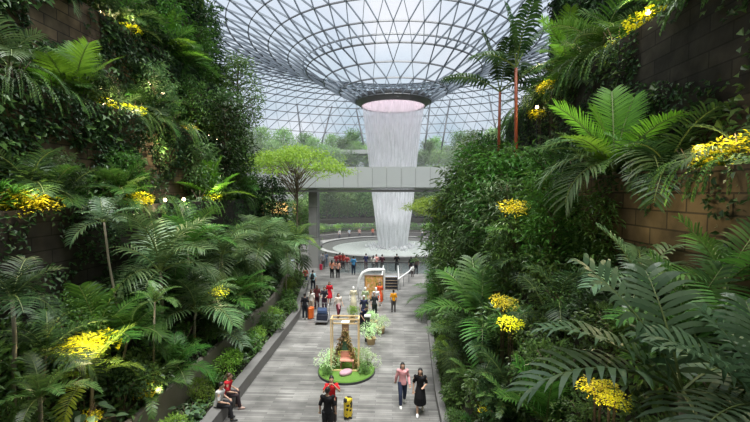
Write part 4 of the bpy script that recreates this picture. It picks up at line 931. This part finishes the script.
def person(p, h, rz, label, top, bottom, hair='k', pose='stand', longhair=False, dress=None, skin=None, shoes=(.05, .05, .055), legs='trousers', detail=False, sleeve=.5, seat=.5, group=None, cat='person', hat=None, name='person'):
    vox = .011 if detail else .026
    sk = skin or SKIN; o = empty(name, p, rz, h / 1.7); tag(o, label, cat, group)
    dz = 0.0
    hip = [V((s * .09, 0, .90)) for s in (-1, 1)]; kn = [V((s * .10, -.02, .49)) for s in (-1, 1)]; an = [V((s * .11, .02, .085)) for s in (-1, 1)]
    if pose in ('walk', 'walkphone'):
        kn[0] = V((-.09, -.17, .50)); an[0] = V((-.09, -.20, .085)); kn[1] = V((.09, .03, .48)); an[1] = V((.09, .24, .13))
    if pose == 'sit':
        s0 = seat + .1; dz = s0 - .90; hip = [V((s * .09, 0, s0)) for s in (-1, 1)]; kn = [V((s * .12, -.42, s0 - .03)) for s in (-1, 1)]; an = [V((-.12, -.50, .085)), V((.12, -.36, .085))]
    U = V((0, 0, dz)); fw = V((0, 0, 0)); bend = 0
    if pose == 'bend': bend = .55
    if pose == 'sit': bend = .18
    def T(v):   # lean the upper body forward about the hips
        v = V(v) + U; c = V((0, 0, .92 + dz)); r = v - c; a = bend
        return c + V((r.x, r.y * math.cos(a) - r.z * math.sin(a), r.y * math.sin(a) + r.z * math.cos(a)))
    sh = [T((s * .185, 0, 1.39)) for s in (-1, 1)]
    el = [(s * .24, .03, 1.12) for s in (-1, 1)]; wr = [(s * .25, -.05, .87) for s in (-1, 1)]
    if pose == 'photo': el = [(s * .27, -.17, 1.24) for s in (-1, 1)]; wr = [(s * .08, -.27, 1.50) for s in (-1, 1)]
    if pose in ('phone', 'walkphone'): wr[1] = (.12, -.27, 1.12)
    if pose in ('lean', 'push', 'sit'): el = [(s * .25, -.06, 1.12) for s in (-1, 1)]; wr = [(s * .15, -.31, 1.05) for s in (-1, 1)]
    if pose == 'walk': wr[0] = (-.26, .12, .90); wr[1] = (.26, -.17, .90)
    if pose == 'bend': wr = [(s * .16, -.30, .98) for s in (-1, 1)]
    el = [T(v) for v in el]; wr = [T(v) for v in wr]; hd = [(wr[i] - el[i]).normalized() for i in (0, 1)]
    hc = T((0, -.015, 1.585)); HR = Matrix.Rotation(bend, 3, 'X')
    b = MB()
    b.ell(hc, (.074, .092, .115), 14, 10, rot=HR); b.ell(hc + HR @ V((0, -.03, -.055)), (.055, .06, .06), 10, 8, rot=HR)
    b.tube([T((0, .012, 1.36)), T((0, .01, 1.45)), T((0, 0, 1.55))], [.065, .052, .052], 10)
    for s in (-1, 1): b.ell(hc + HR @ V((s * .075, .005, 0)), (.014, .024, .033), 6, 6, rot=HR)
    b.tube([hc + HR @ V((0, -.088, .02)), hc + HR @ V((0, -.108, -.018))], [.010, .016], 6)
    tor = [T((0, 0, .86)), T((0, 0, 1.0)), T((0, 0, 1.12)), T((0, 0, 1.28)), T((0, 0, 1.38)), T((0, 0, 1.43))]
    def torso(mb, k, lo=0): mb.tube(tor[lo:], [(.085 * k, .135 * k), (.085 * k, .125 * k), (.085 * k, .118 * k), (.098 * k, .15 * k), (.085 * k, .16 * k), (.05 * k, .08 * k)][lo:], 14)
    class _A: pass
    torso(b, 1.0)
    for i in (0, 1):
        b.tube([sh[i], sh[i].lerp(el[i], .5), el[i], el[i].lerp(wr[i], .4), wr[i]], [.052, .046, .038, .036, .026], 8)
        d = hd[i]; side = d.cross(UP)
        if side.length < .2: side = V((0, 1, 0)) if abs(d.z) > .8 else V((1, 0, 0))
        side.normalize(); b.ell(wr[i] + d * .045, (.022, .038, .05) if abs(d.z) > .6 else (.03, .045, .03), 8, 6)
        for f in range(4):
            off = side * (-.03 + .02 * f); l = (.062, .075, .07, .055)[f]; cu = V((0, -1, 0)) if abs(d.z) > .6 else V((0, 0, -1))
            b.tube([wr[i] + d * .06 + off * .8, wr[i] + d * (.06 + l * .55) + off, wr[i] + d * (.06 + l * .9) + off + cu * .022], [.0125, .0115, .010], 6)
        b.tube([wr[i] + d * .02 + side * -.02, wr[i] + d * .05 + side * -.058, wr[i] + d * .085 + side * -.062], [.014, .0125, .011], 6)
        b.tube([hip[i] + V((0, 0, .02)), hip[i].lerp(kn[i], .5), kn[i], kn[i].lerp(an[i], .35), an[i]], [.088, .075, .055, .052, .036], 10)
        b.tube([an[i] + V((0, .04, -.02)), an[i] + V((0, -.06, -.035)), an[i] + V((0, -.15, -.05))], [.035, .036, .026], 8)
    link('body', remesh(b, 'body', sk, vox), o)
    vt = max(vox, .014)
    if dress is None or legs == 'trousers' and dress is None:
        tm = MB(); tt = [T((0, 0, .80)) if pose != 'sit' else T((0, 0, .86)), T((0, 0, .93)), T((0, 0, 1.03))]; tm.tube(tt, [(.105, .15), (.112, .158), (.10, .142)], 14)
        for i in (0, 1):
            e_ = an[i] + V((0, 0, .02)) if legs == 'trousers' else kn[i]
            if legs == 'trousers': tm.tube([hip[i] + V((0, 0, .03)), hip[i].lerp(kn[i], .5), kn[i], kn[i].lerp(an[i], .5), e_], [.108, .096, .078, .072, .064], 10)
            else: tm.tube([hip[i] + V((0, 0, .03)), hip[i].lerp(kn[i], .5), e_], [.108, .10, .09], 10)
        link('trousers' if legs == 'trousers' else 'shorts', remesh(tm, 'trousers', cloth(bottom), vt), o)
    s = MB(); torso(s, 1.0 + .17, 0 if dress is None else 1); s.tube([T((0, 0, .86)), T((0, 0, .95)), T((0, 0, 1.08)), T((0, 0, 1.2))], [(.124, .172), (.122, .17), (.108, .152), (.11, .155)], 14)
    for i in (0, 1):
        e2 = sh[i].lerp(el[i], min(1, sleeve * 2)); pts = [sh[i] - (sh[i] - T((0, 0, 1.36))) * .2, e2]; rs = [.07, .062]; s.ell(sh[i] + (T((0, 0, 1.36)) - sh[i]) * .06, (.07, .07, .066), 10, 8)
        if sleeve > .5: pts.append(el[i].lerp(wr[i], (sleeve - .5) * 2)); rs.append(.048)
        s.tube(pts, rs, 8)
    if dress is not None:
        z1 = dress; s.loft([(0, 0, 1.04, .135, .105), (0, 0, .9, .178, .16), (0, .0, .65, .21, .26 if 'walk' in pose else .21), (0, .02, z1, .235, .29 if 'walk' in pose else .21)], 16)
    link('dress' if dress is not None else 'shirt', remesh(s, 'shirt', cloth(top), vt), o)
    for i in (0, 1):
        m = MB(); m.tube([an[i] + V((0, .06, -.035)), an[i] + V((0, -.04, -.03)), an[i] + V((0, -.12, -.045)), an[i] + V((0, -.185, -.055))], [(.045, .042), (.052, .046), (.042, .05), (.022, .035)], 10); link('shoe', m.mesh('shoe', cloth(shoes, .5), True), o)
    hm = MB(); hm.ell(hc + HR @ V((0, .014, .016)), (.086, .103, .118), 16, 8, rot=HR @ Matrix.Rotation(rad(-38), 3, 'X'), z0=-.05)
    if longhair: hm.loft([tuple(hc + V((0, .055, .05))) + (.085, .06), tuple(hc + V((0, .085, -.08))) + (.092, .05), tuple(hc + V((0, .095, -.22))) + (.10, .045), tuple(hc + V((0, .10, -.36))) + (.06, .03)], 12)
    link('hair', hm.mesh('hair', HAIR[hair] if not hat else cloth(hat), True), o)
    if detail:
        for s_ in (-1, 1):
            m = MB(); m.ell(hc + HR @ V((s_ * .03, -.083, .012)), (.011, .008, .007), 8, 6); link('eye', m.mesh('eye', EYE, True), o)
        m = MB(); m.ell(hc + HR @ V((0, -.088, -.055)), (.022, .008, .007), 8, 6); link('mouth', m.mesh('mouth', LIP, True), o)
    return o
def G(px, py): q = pZ(px, py, 0); return (q.x, q.y, 0)
A = PI
# front pair, seated pair, photographer and friend
person(G(402.5, 405), 1.63, .05, 'person in a pink hooded top and dark jeans walking beside the person in black', (.75, .36, .38), (.035, .045, .085), 'k', 'walk', True, shoes=(.8, .8, .78), detail=True, sleeve=1)
person(G(420, 413), 1.66, -.1, 'person in a long black dress and white shoes looking at a phone', (.012, .012, .014), (.02, .02, .02), 'k', 'walkphone', True, dress=.38, shoes=(.85, .85, .85), detail=True, sleeve=.45)
o = person((-6.12, 13.75, 0), 1.66, -PI / 2 + PI + .25, 'person in a red shirt sitting on the left kerb', (.45, .02, .03), (.05, .035, .04), 'b', 'sit', shoes=(.5, .35, .3), skin=SKIN, detail=True, sleeve=.45, seat=.49)
o = person((-6.1, 13.05, 0), 1.68, PI / 2 + .15, 'person in a pale grey shirt sitting hunched on the left kerb', (.50, .50, .49), (.03, .03, .035), 'k', 'sit', shoes=(.06, .06, .06), detail=True, sleeve=.45, seat=.49)
q = pY(331.5, 380, 13.0); person((q.x, 13.0, 0), 1.70, .15, 'person in a red shirt raising a phone in front of the gold frame', (.55, .02, .025), (.06, .05, .05), 'k', 'photo', skin=SKIN, detail=True, sleeve=.4)
q = pY(327.5, 394, 12.2); person((q.x, 12.2, 0), 1.72, A, 'person in a black shirt seen from behind at the bottom edge', (.012, .012, .014), (.03, .03, .035), 'k', 'stand', detail=True, sleeve=.5)
PPL = [  # px, feet y, height, rz, label, top, bottom, hair, pose, longhair, dress, extra
 (305, 319.5, 1.68, A, 'person in a black top and trousers standing by the orange suitcase', (.02, .02, .025), (.025, .03, .04), 'k', 'stand', False, None),
 (311.5, 313, 1.60, A - .3, 'person with long brown hair and a white top in the crowd by the left planter', (.75, .70, .66), (.65, .52, .40), 'b', 'stand', True, None),
 (317, 309, 1.66, A + .2, 'person in a dark maroon top behind the luggage trolley', (.12, .03, .035), (.05, .02, .03), 'b', 'stand', True, None),
 (324.5, 311, 1.66, 0, 'person in dark clothes pushing the navy luggage trolley', (.03, .03, .04), (.06, .03, .05), 'k', 'push', False, None),
 (329.5, 304.5, 1.64, .2, 'person in a bright red dress walking toward the gold frame', (.55, .015, .03), (.1, .02, .03), 'k', 'walk', True, .5),
 (338.5, 318, 1.60, .5, 'person in a cream top and dark maroon skirt with a pink bag', (.78, .66, .58), (.12, .02, .03), 'b', 'walk', True, None),
 (313, 290.5, 1.68, A, 'person in a light blue shirt wearing a black backpack', (.40, .62, .70), (.03, .035, .05), 'k', 'walk', False, None),
 (305.5, 286, 1.60, A, 'person in a red and navy top nearest the left planter leaves', (.5, .10, .09), (.05, .07, .14), 'k', 'stand', False, None),
 (301.5, 281, 1.62, .6, 'person in a white top beside the leaves at the left planter end', (.75, .74, .72), (.04, .04, .05), 'g', 'stand', False, None),
 (332, 278, 1.70, A, 'person in an orange pink top and black trousers in the middle of the paving', (.70, .30, .20), (.015, .015, .02), 'k', 'stand', True, None),
 (338, 278, 1.66, A - .2, 'person in a salmon top and black skirt beside the one in black trousers', (.68, .36, .28), (.02, .02, .025), 'k', 'stand', True, None),
 (336.5, 270, 1.70, A, 'person in dark red standing leftmost in the group by the pool rail', (.28, .03, .04), (.04, .03, .03), 'k', 'stand', False, None),
 (340, 269, 1.72, A, 'person in maroon standing second from left by the pool rail', (.22, .025, .03), (.05, .04, .04), 'k', 'lean', False, None),
 (343, 269, 1.68, A + .3, 'person in rust red standing third from left by the pool rail', (.34, .05, .04), (.10, .05, .05), 'b', 'stand', True, None),
 (347, 271.5, 1.70, A, 'person in red and white at right end of the maroon group', (.42, .08, .08), (.62, .52, .50), 'k', 'stand', False, None),
 (353.5, 274.5, 1.82, A, 'person in a blue shirt and dark shorts left of the guard rail', (.06, .22, .42), (.03, .04, .07), 'k', 'stand', False, None),
 (366, 270.5, 1.76, A + .4, 'person in navy leaning on the guard rail alone', (.035, .045, .11), (.10, .03, .04), 'k', 'lean', False, None),
 (373.3, 272, 1.70, A, 'person in a white shirt at the guard rail beside the pink one', (.70, .66, .62), (.08, .08, .09), 'k', 'lean', True, None),
 (376.3, 271.5, 1.76, A - .2, 'person in pink at the guard rail beside the white shirt', (.72, .36, .34), (.07, .07, .08), 'b', 'lean', False, None),
 (382.2, 272, 1.78, A, 'person in dark maroon and black with a bag at the guard rail', (.07, .025, .04), (.02, .02, .025), 'k', 'lean', False, None),
 (396.8, 271.5, 1.82, A, 'person in black standing at the guard rail before the waterfall', (.012, .012, .014), (.05, .05, .045), 'k', 'lean', False, None),
 (411, 274, 1.72, A + .2, 'person in black with long hair near the right end of the guard rail', (.015, .015, .02), (.03, .02, .025), 'k', 'stand', True, None),
 (416, 274, 1.80, A - .3, 'person in a dark brown top by the palm at the right end of the rail', (.08, .055, .05), (.03, .03, .035), 'k', 'stand', False, None),
 (412.3, 277, 1.15, A, 'child in a white shirt by the right end of the guard rail', (.78, .76, .74), (.10, .08, .08), 'k', 'stand', False, None),
 (429, 296.5, 1.25, A, 'small person in white carrying a black bag under the right palms', (.75, .74, .78), (.02, .02, .03), 'k', 'walk', False, None),
 (393.5, 312, 1.50, A, 'person in an orange shirt just below the steps', (.80, .34, .02), (.10, .09, .09), 'k', 'stand', False, None),
 (323, 269, 1.66, A, 'person in grey standing right of the bridge column', (.25, .26, .28), (.12, .10, .10), 'k', 'stand', False, None),
 (326, 267, 1.64, A + .4, 'person in dark blue standing second right of the bridge column', (.12, .16, .24), (.16, .20, .26), 'k', 'stand', False, None),
 (379.7, 305.5, 1.66, .1, 'person in an orange red robe standing before the framed leafy panel', (.80, .12, .04), (.6, .15, .05), 'k', 'stand', True, .3),
 (362, 331, 1.62, .9, 'person in a navy jacket bending over the brown pedestal', (.02, .025, .075), (.02, .02, .035), 'k', 'bend', False, None),
 (364, 322, 1.66, .1, 'person in a navy coat and white cap among the display plants', (.035, .04, .085), (.03, .035, .06), 'k', 'stand', False, None),
 (374.5, 317, 1.60, .3, 'person in a black and white top among the display plants', (.05, .055, .055), (.02, .03, .025), 'k', 'stand', False, None),
]
for i, (px, py, h, rz, lb, tp, bt_, hr, ps, lh, dr) in enumerate(PPL):
    person(G(px, py), h, rz, lb, tp, bt_, hr, ps, lh, dr, skin=(SKIN, SKIN2)[i % 3 == 0], hat=(.8, .8, .78) if 'white cap' in lb else None, shoes=(.6, .6, .6) if i % 4 == 0 else (.05, .05, .055))
for px, pt, lb, tp in ((325, 237, 'person in white standing on the far side of the pool, leftmost', (.8, .78, .76)), (331, 238, 'person in pale grey behind the pool beside the leftmost one in white', (.6, .6, .6)), (337.5, 236, 'person in pale blue behind the pool left of the waterfall', (.55, .62, .68)), (353, 236, 'person in pink behind the pool midway to the waterfall', (.7, .42, .38)), (370, 236, 'person in orange red behind the pool beside the waterfall', (.72, .20, .12)), (428, 236, 'person in white behind the pool right of the waterfall', (.8, .8, .8))):
    q = pZ(px, pt, 0); a = math.atan2(q.y - 55.7, q.x); r = 13.2; person((r * math.cos(a), 55.7 + r * math.sin(a), 0), 1.7, a - PI / 2, lb, tp, (.1, .1, .12), 'k', 'stand')
def mannequin(px, py, lb, tp, dr): return person(G(px, py), 1.66, .1, lb, tp, tp, 'k', 'stand', False, dr, skin=cloth((.80, .79, .76)), hat=(.84, .83, .80), cat='mannequin', name='mannequin', shoes=(.7, .7, .68))
mannequin(353.5, 311, 'white headed mannequin in a cream robe at left of the display', (.72, .66, .48), .25)
mannequin(365.3, 311.5, 'white headed mannequin in a pale green robe with arms out', (.42, .50, .30), .25)
mannequin(376, 312, 'white headed mannequin in white at right of the display', (.80, .79, .77), .25)
# ---- luggage
def suitcase(p, w_, d_, h_, mat, lb, rz=0, hand=True):
    o = empty('suitcase', p, rz); tag(o, lb, 'suitcase'); mb = MB(); n = 14
    mb.tube([(0, 0, .05), (0, 0, .08), (0, 0, h_ - .03), (0, 0, h_)], [(w_ * .46, d_ * .46), (w_ * .5, d_ * .5), (w_ * .5, d_ * .5), (w_ * .44, d_ * .42)], 8); link('shell', mb.mesh('shell', mat), o)
    for i in (-1, 1):
        for j in (-1, 1): mb = MB(); mb.ell((i * w_ * .32, j * d_ * .3, .03), (.03, .02, .03), 8, 6); link('wheel', mb.mesh('wheel', M['black']), o)
    if hand: mb = MB(); mb.tube([(-.1, 0, h_ - .02), (-.1, 0, h_ + .3), (.1, 0, h_ + .3), (.1, 0, h_ - .02)], .012, 6); link('handle', mb.mesh('handle', M['grey']), o)
    return o
suitcase(G(311, 318.5), .50, .35, .72, plain('orange_shell', (.72, .14, .02), .35), 'bright orange suitcase standing left of the navy luggage trolley', .4)
def yb_mat():
    m, nt, out = newmat('yellow_black_pattern'); L = nt.links.new; tc = N(nt, 'ShaderNodeTexCoord'); v = N(nt, 'ShaderNodeTexVoronoi'); v.inputs['Scale'].default_value = 7; L(tc.outputs['Object'], v.inputs['Vector'])
    c = N(nt, 'ShaderNodeValToRGB'); c.color_ramp.interpolation = 'CONSTANT'; c.color_ramp.elements[0].color = (.015, .015, .015, 1); c.color_ramp.elements[1].color = (.75, .55, .03, 1); c.color_ramp.elements[1].position = .5; L(v.outputs['Distance'], c.inputs[0])
    b = N(nt, 'ShaderNodeBsdfPrincipled'); L(c.outputs[0], b.inputs['Base Color']); L(b.outputs[0], out.inputs[0]); return m
q = pY(348, 404, 13.4); suitcase((q.x, 13.4, 0), .36, .28, .72, yb_mat(), 'yellow and black patterned suitcase at the bottom edge of the walkway', .2, False)
suitcase(G(321, 270), .35, .25, .6, plain('red_shell', (.45, .02, .06), .4), 'dark red suitcase at the foot of the bridge column', 0)
p = G(321, 325); o = empty('luggage_trolley', (p[0], p[1] + .45, 0)); tag(o, 'navy and black luggage trolley piled with bags in front of the crowd', 'trolley')
mb = MB(); mb.box((0, 0, .2), (.78, 1.0, .06)); link('platform', mb.mesh('platform', M['grey']), o)
for i in (-1, 1):
    for j in (-1, 1): mb = MB(); mb.ell((i * .3, j * .4, .09), (.03, .09, .09), 8, 6); link('wheel', mb.mesh('wheel', M['black']), o)
mb = MB(); mb.tube([(-.36, .5, .2), (-.36, .55, 1.05), (.36, .55, 1.05), (.36, .5, .2)], .02, 6); link('handle', mb.mesh('handle', M['grey']), o)
for k_, (z, s_, c, lb) in enumerate((((.235), (.74, .9, .38), (.03, .035, .055), 'black case lowest on the luggage trolley'), ((.62), (.66, .8, .26), (.045, .07, .14), 'navy bag lying on top of the luggage trolley pile'))):
    oo = empty('travel_bag', (p[0], p[1] + .42, z), .06 * k_); tag(oo, lb, 'bag'); mb = MB(); mb.tube([(0, 0, 0), (0, 0, .05), (0, 0, s_[2] - .06), (0, 0, s_[2])], [(s_[0] * .52, s_[1] * .52), (s_[0] * .58, s_[1] * .58), (s_[0] * .56, s_[1] * .56), (s_[0] * .44, s_[1] * .44)], 4)
    me = mb.mesh('bag_body', cloth(c)); f = link('bag_body', me, oo); f.rotation_euler.z = rad(45) * 0; mb = MB(); mb.tube([(-.12, 0, s_[2] - .01), (-.1, 0, s_[2] + .06), (.1, 0, s_[2] + .06), (.12, 0, s_[2] - .01)], .014, 6); link('handle', mb.mesh('handle', M['black']), oo)
def backpack(p, rz, col, lb):
    o = empty('backpack', p, rz); tag(o, lb, 'backpack'); mb = MB(); mb.tube([(0, 0, 0), (0, 0, .06), (0, 0, .36), (0, 0, .46)], [(.12, .09), (.16, .12), (.15, .11), (.09, .06)], 10); link('pack', mb.mesh('pack', cloth(col), True), o)
    mb = MB(); mb.ell((0, .11, .16), (.1, .05, .11), 8, 6); link('pocket', mb.mesh('pocket', cloth(col), True), o)
q = G(313, 290.5); backpack((q[0], q[1] - .24, .98), A, (.015, .02, .02), 'black backpack on the person in the light blue shirt')
q = G(341, 312); o = empty('shoulder_bag', (q[0] + .05, G(338.5, 318)[1], .62)); tag(o, 'pink bag hanging beside the person in the cream top', 'bag')
mb = MB(); mb.box((0, 0, .18), (.14, .3, .34), 0, 0, .8); link('pouch', mb.mesh('pouch', cloth((.75, .40, .45))), o); mb = MB(); mb.tube([(0, -.1, .34), (-.03, 0, .74), (0, .1, .34)], .012, 6); link('strap', mb.mesh('strap', cloth((.7, .35, .4))), o)

# ---- floral display with the gold frame
DC = (-2.05, 16.95)
o = empty('turf_base', (DC[0], DC[1], 0)); tag(o, 'round low turf covered base under the gold frame', 'display base')
mb = MB(); mb.loft([(0, 0, .0, 1.27, 1.27), (0, 0, .10, 1.27, 1.27)], 40); link('plinth', mb.mesh('plinth', M['black']), o)
mb = MB(); mb.loft([(0, 0, .10, 1.25, 1.25), (0, 0, .14, 1.22, 1.22), (0, 0, .15, .6, .6)], 40); link('turf', mb.mesh('turf', M['turf']), o)
o = empty('frame_arch', (DC[0] - .05, DC[1] - .28, .15)); tag(o, 'tall pale gold rectangular frame standing on the round turf base', 'frame')
for s_ in (-1, 1):
    for yy in (0, .5):
        mb = MB(); mb.box((s_ * .60, yy, 1.15), (.05, .05, 2.3)); link('post', mb.mesh('post', M['wood']), o)
    mb = MB(); mb.box((s_ * .60, .25, 2.275), (.05, .45, .05)); link('side_bar', mb.mesh('side_bar', M['wood']), o)
for yy, z in ((0, 2.3), (.5, 2.3), (0, .03), (.5, 1.95)):
    mb = MB(); mb.box((0, yy, z), (1.25, .05, .05)); link('cross_bar', mb.mesh('cross_bar', M['wood']), o)
o = empty('garland_tent', (DC[0] - .08, DC[1] + .02, .15)); tag(o, 'leafy brown garland hung as a pointed tent inside the gold frame', 'garland')
rr = random.Random(3)
for s_ in (-1, 1):
    mb = MB()
    for i in range(420):
        t = rr.random(); c = V((s_ * .56 * t ** .9, 0, 1.72 * (1 - t))) + V((rr.gauss(0, .05), rr.gauss(0, .06), rr.gauss(0, .05))); mb.leaf(c, V((rr.uniform(-1, 1), rr.uniform(-1, 1), rr.uniform(-1, .3))), UP, rr.uniform(.08, .15), .05)
    link('garland_side', mb.mesh('garland_side', LM['garland']), o)
mb = MB(); mb.add([(-.32, .12, .75), (.32, .12, .75), (0, .12, 1.6), (-.3, .2, .75), (.3, .2, .75), (0, .2, 1.6)], [(0, 1, 2), (5, 4, 3), (0, 3, 4, 1), (1, 4, 5, 2), (2, 5, 3, 0)]); link('green_drape', mb.mesh('green_drape', cloth((.12, .30, .20))), o)
o = empty('bench', (DC[0] + .03, DC[1] - .05, .15)); tag(o, 'salmon pink bench inside the gold frame', 'bench')
mb = MB(); mb.box((0, 0, .42), (.62, .34, .06)); link('seat', mb.mesh('seat', M['pinkseat']), o); mb = MB(); mb.box((0, .16, .6), (.62, .04, .28)); link('backrest', mb.mesh('backrest', M['pinkseat']), o)
for s_ in (-1, 1):
    for yy in (-.13, .13): mb = MB(); mb.box((s_ * .27, yy, .2), (.04, .04, .4)); link('leg', mb.mesh('leg', M['brown']), o)
o = empty('floor_cushion', (DC[0] + .03, DC[1] - .55, .14)); tag(o, 'mauve floor cushion in front of the salmon bench', 'cushion'); mb = MB(); mb.tube([(0, 0, 0), (0, 0, .05), (0, 0, .13), (0, 0, .17)], [(.27, .18), (.31, .21), (.31, .21), (.24, .16)], 12); link('cover', mb.mesh('cover', M['mauve'], True), o)
for dx, dy, s_, kd, lb in ((-.9, .15, .62, 'bloom', 'white flowered bush left of the gold frame'), (.98, .35, .60, 'bloom', 'white flowered bush right of the gold frame'), (.85, -.45, .36, 'small', 'low dark green bush at right front of the turf base'), (-.75, -.55, .30, 'small', 'low green bush at left front of the turf base'), (-.25, .55, .5, 'yellow', 'yellow leaved bush behind the salmon bench'), (.35, .7, .45, 'limesmall', 'light green bush behind the gold frame')):
    shrub(kd, (DC[0] + dx, DC[1] + dy, .14), s_, None, int(s_ * 100), lb)
def pot(px, py, r, kd, s_, lb, plant):
    p = G(px, py); o = empty('plant_pot', p); tag(o, lb, 'pot'); mb = MB(); mb.loft([(0, 0, 0, r * .75, r * .75), (0, 0, r * 1.3, r, r), (0, 0, r * 1.4, r * 1.05, r * 1.05), (0, 0, r * 1.4, r * .9, r * .9), (0, 0, r * 1.2, r * .88, r * .88)], 16); link('bowl', mb.mesh('bowl', M['terracotta'], True), o)
    shrub(kd, (p[0], p[1], r * 1.2), s_, None, int(px), plant)
pot(380.5, 333, .26, 'bloom', .5, 'tan pot at the right end of the display row', 'white flowered bush in the tan pot at right of the display row')
pot(374, 326, .24, 'bloom', .5, 'tan pot left of the right end of the display row', 'white flowered bush in the second tan pot of the display row')
pot(352, 322, .22, 'limesmall', .5, 'tan pot behind the brown pedestal', 'light green bush in the pot behind the brown pedestal')
pot(371, 344, .25, 'bloom', .6, 'tan pot before the dark post', 'white flowered bush before the dark post')
def pedestal(px, py, w_, h_, mat, lb):
    o = empty('pedestal', G(px, py)); tag(o, lb, 'pedestal'); mb = MB(); mb.box((0, 0, h_ / 2), (w_, w_, h_)); link('column_body', mb.mesh('column_body', mat), o); mb = MB(); mb.box((0, 0, h_ + .03), (w_ * 1.25, w_ * 1.25, .06)); link('cap', mb.mesh('cap', M['white']), o)
pedestal(367.5, 341, .26, 1.35, M['black'], 'slim dark post with a white top in the display row')
pedestal(345.5, 340, .34, .95, M['brown'], 'brown pedestal with a white top behind the gold frame')
# framed leafy panel and white arch by the steps
def panel_mat():
    m, nt, out = newmat('leafy_picture'); L = nt.links.new; tc = N(nt, 'ShaderNodeTexCoord'); v = N(nt, 'ShaderNodeTexNoise'); v.inputs['Scale'].default_value = 3.5; v.inputs['Detail'].default_value = 3; L(tc.outputs['Object'], v.inputs['Vector'])
    c = N(nt, 'ShaderNodeValToRGB'); el = c.color_ramp.elements; el[0].position = .35; el[0].color = (.10, .10, .02, 1); el[1].position = .68; el[1].color = (.8, .75, .6, 1); x = el.new(.45); x.color = (.55, .40, .10, 1); x = el.new(.56); x.color = (.75, .35, .12, 1); L(v.outputs['Fac'], c.inputs[0])
    b = N(nt, 'ShaderNodeBsdfPrincipled'); L(c.outputs[0], b.inputs['Base Color']); L(b.outputs[0], out.inputs[0]); return m
p = G(374, 301); o = empty('framed_panel', p); tag(o, 'dark framed panel with an orange and green leafy picture by the steps', 'panel')
mb = MB(); mb.box((0, 0, 1.0), (1.25, .05, 1.7)); link('picture', mb.mesh('picture', panel_mat()), o)
for c, s_ in (((0, 0, 1.88), (1.4, .09, .07)), ((0, 0, .12), (1.4, .09, .07)), ((-.66, 0, 1.0), (.07, .09, 1.8)), ((.66, 0, 1.0), (.07, .09, 1.8))): mb = MB(); mb.box(c, s_); link('frame_bar', mb.mesh('frame_bar', M['brown']), o)
for s_ in (-.5, .5): mb = MB(); mb.box((s_, .12, .05), (.08, .4, .1)); link('foot', mb.mesh('foot', M['brown']), o)
o = empty('white_arch', (p[0], p[1] + .7, 0)); tag(o, 'white half arch curving over the framed leafy panel', 'arch')
mb = MB(); mb.tube([(-1.25, 0, 0), (-1.25, 0, .9), (-1.15, 0, 1.5), (-.9, 0, 1.95), (-.5, 0, 2.15), (.0, 0, 2.2), (.75, 0, 2.2)], [(.05, .12)] * 7, 8); link('band', mb.mesh('band', M['white'], True), o); mb = MB(); mb.box((.75, 0, 1.1), (.12, .2, 2.2)); link('post', mb.mesh('post', M['white']), o)

for (base, tail), lst in REG.items():
    lst.sort(key=lambda t: t[0])
    byx = 'tree' in base and 'hazy' in base or 'beyond' in (tail or '')
    for i, (k_, o) in enumerate(lst):
        o['label'] = (f'{base} {tail}' if len(lst) == 1 else f'{base} {tail}, {ordw(i)} from ' + ('the left' if byx else 'near end'))

sc.view_settings.view_transform="Standard"; sc.view_settings.look="None"; sc.view_settings.gamma=1; sc.view_settings.use_curve_mapping=False
sc.view_settings.exposure=.5
sc.cycles.use_denoising=True
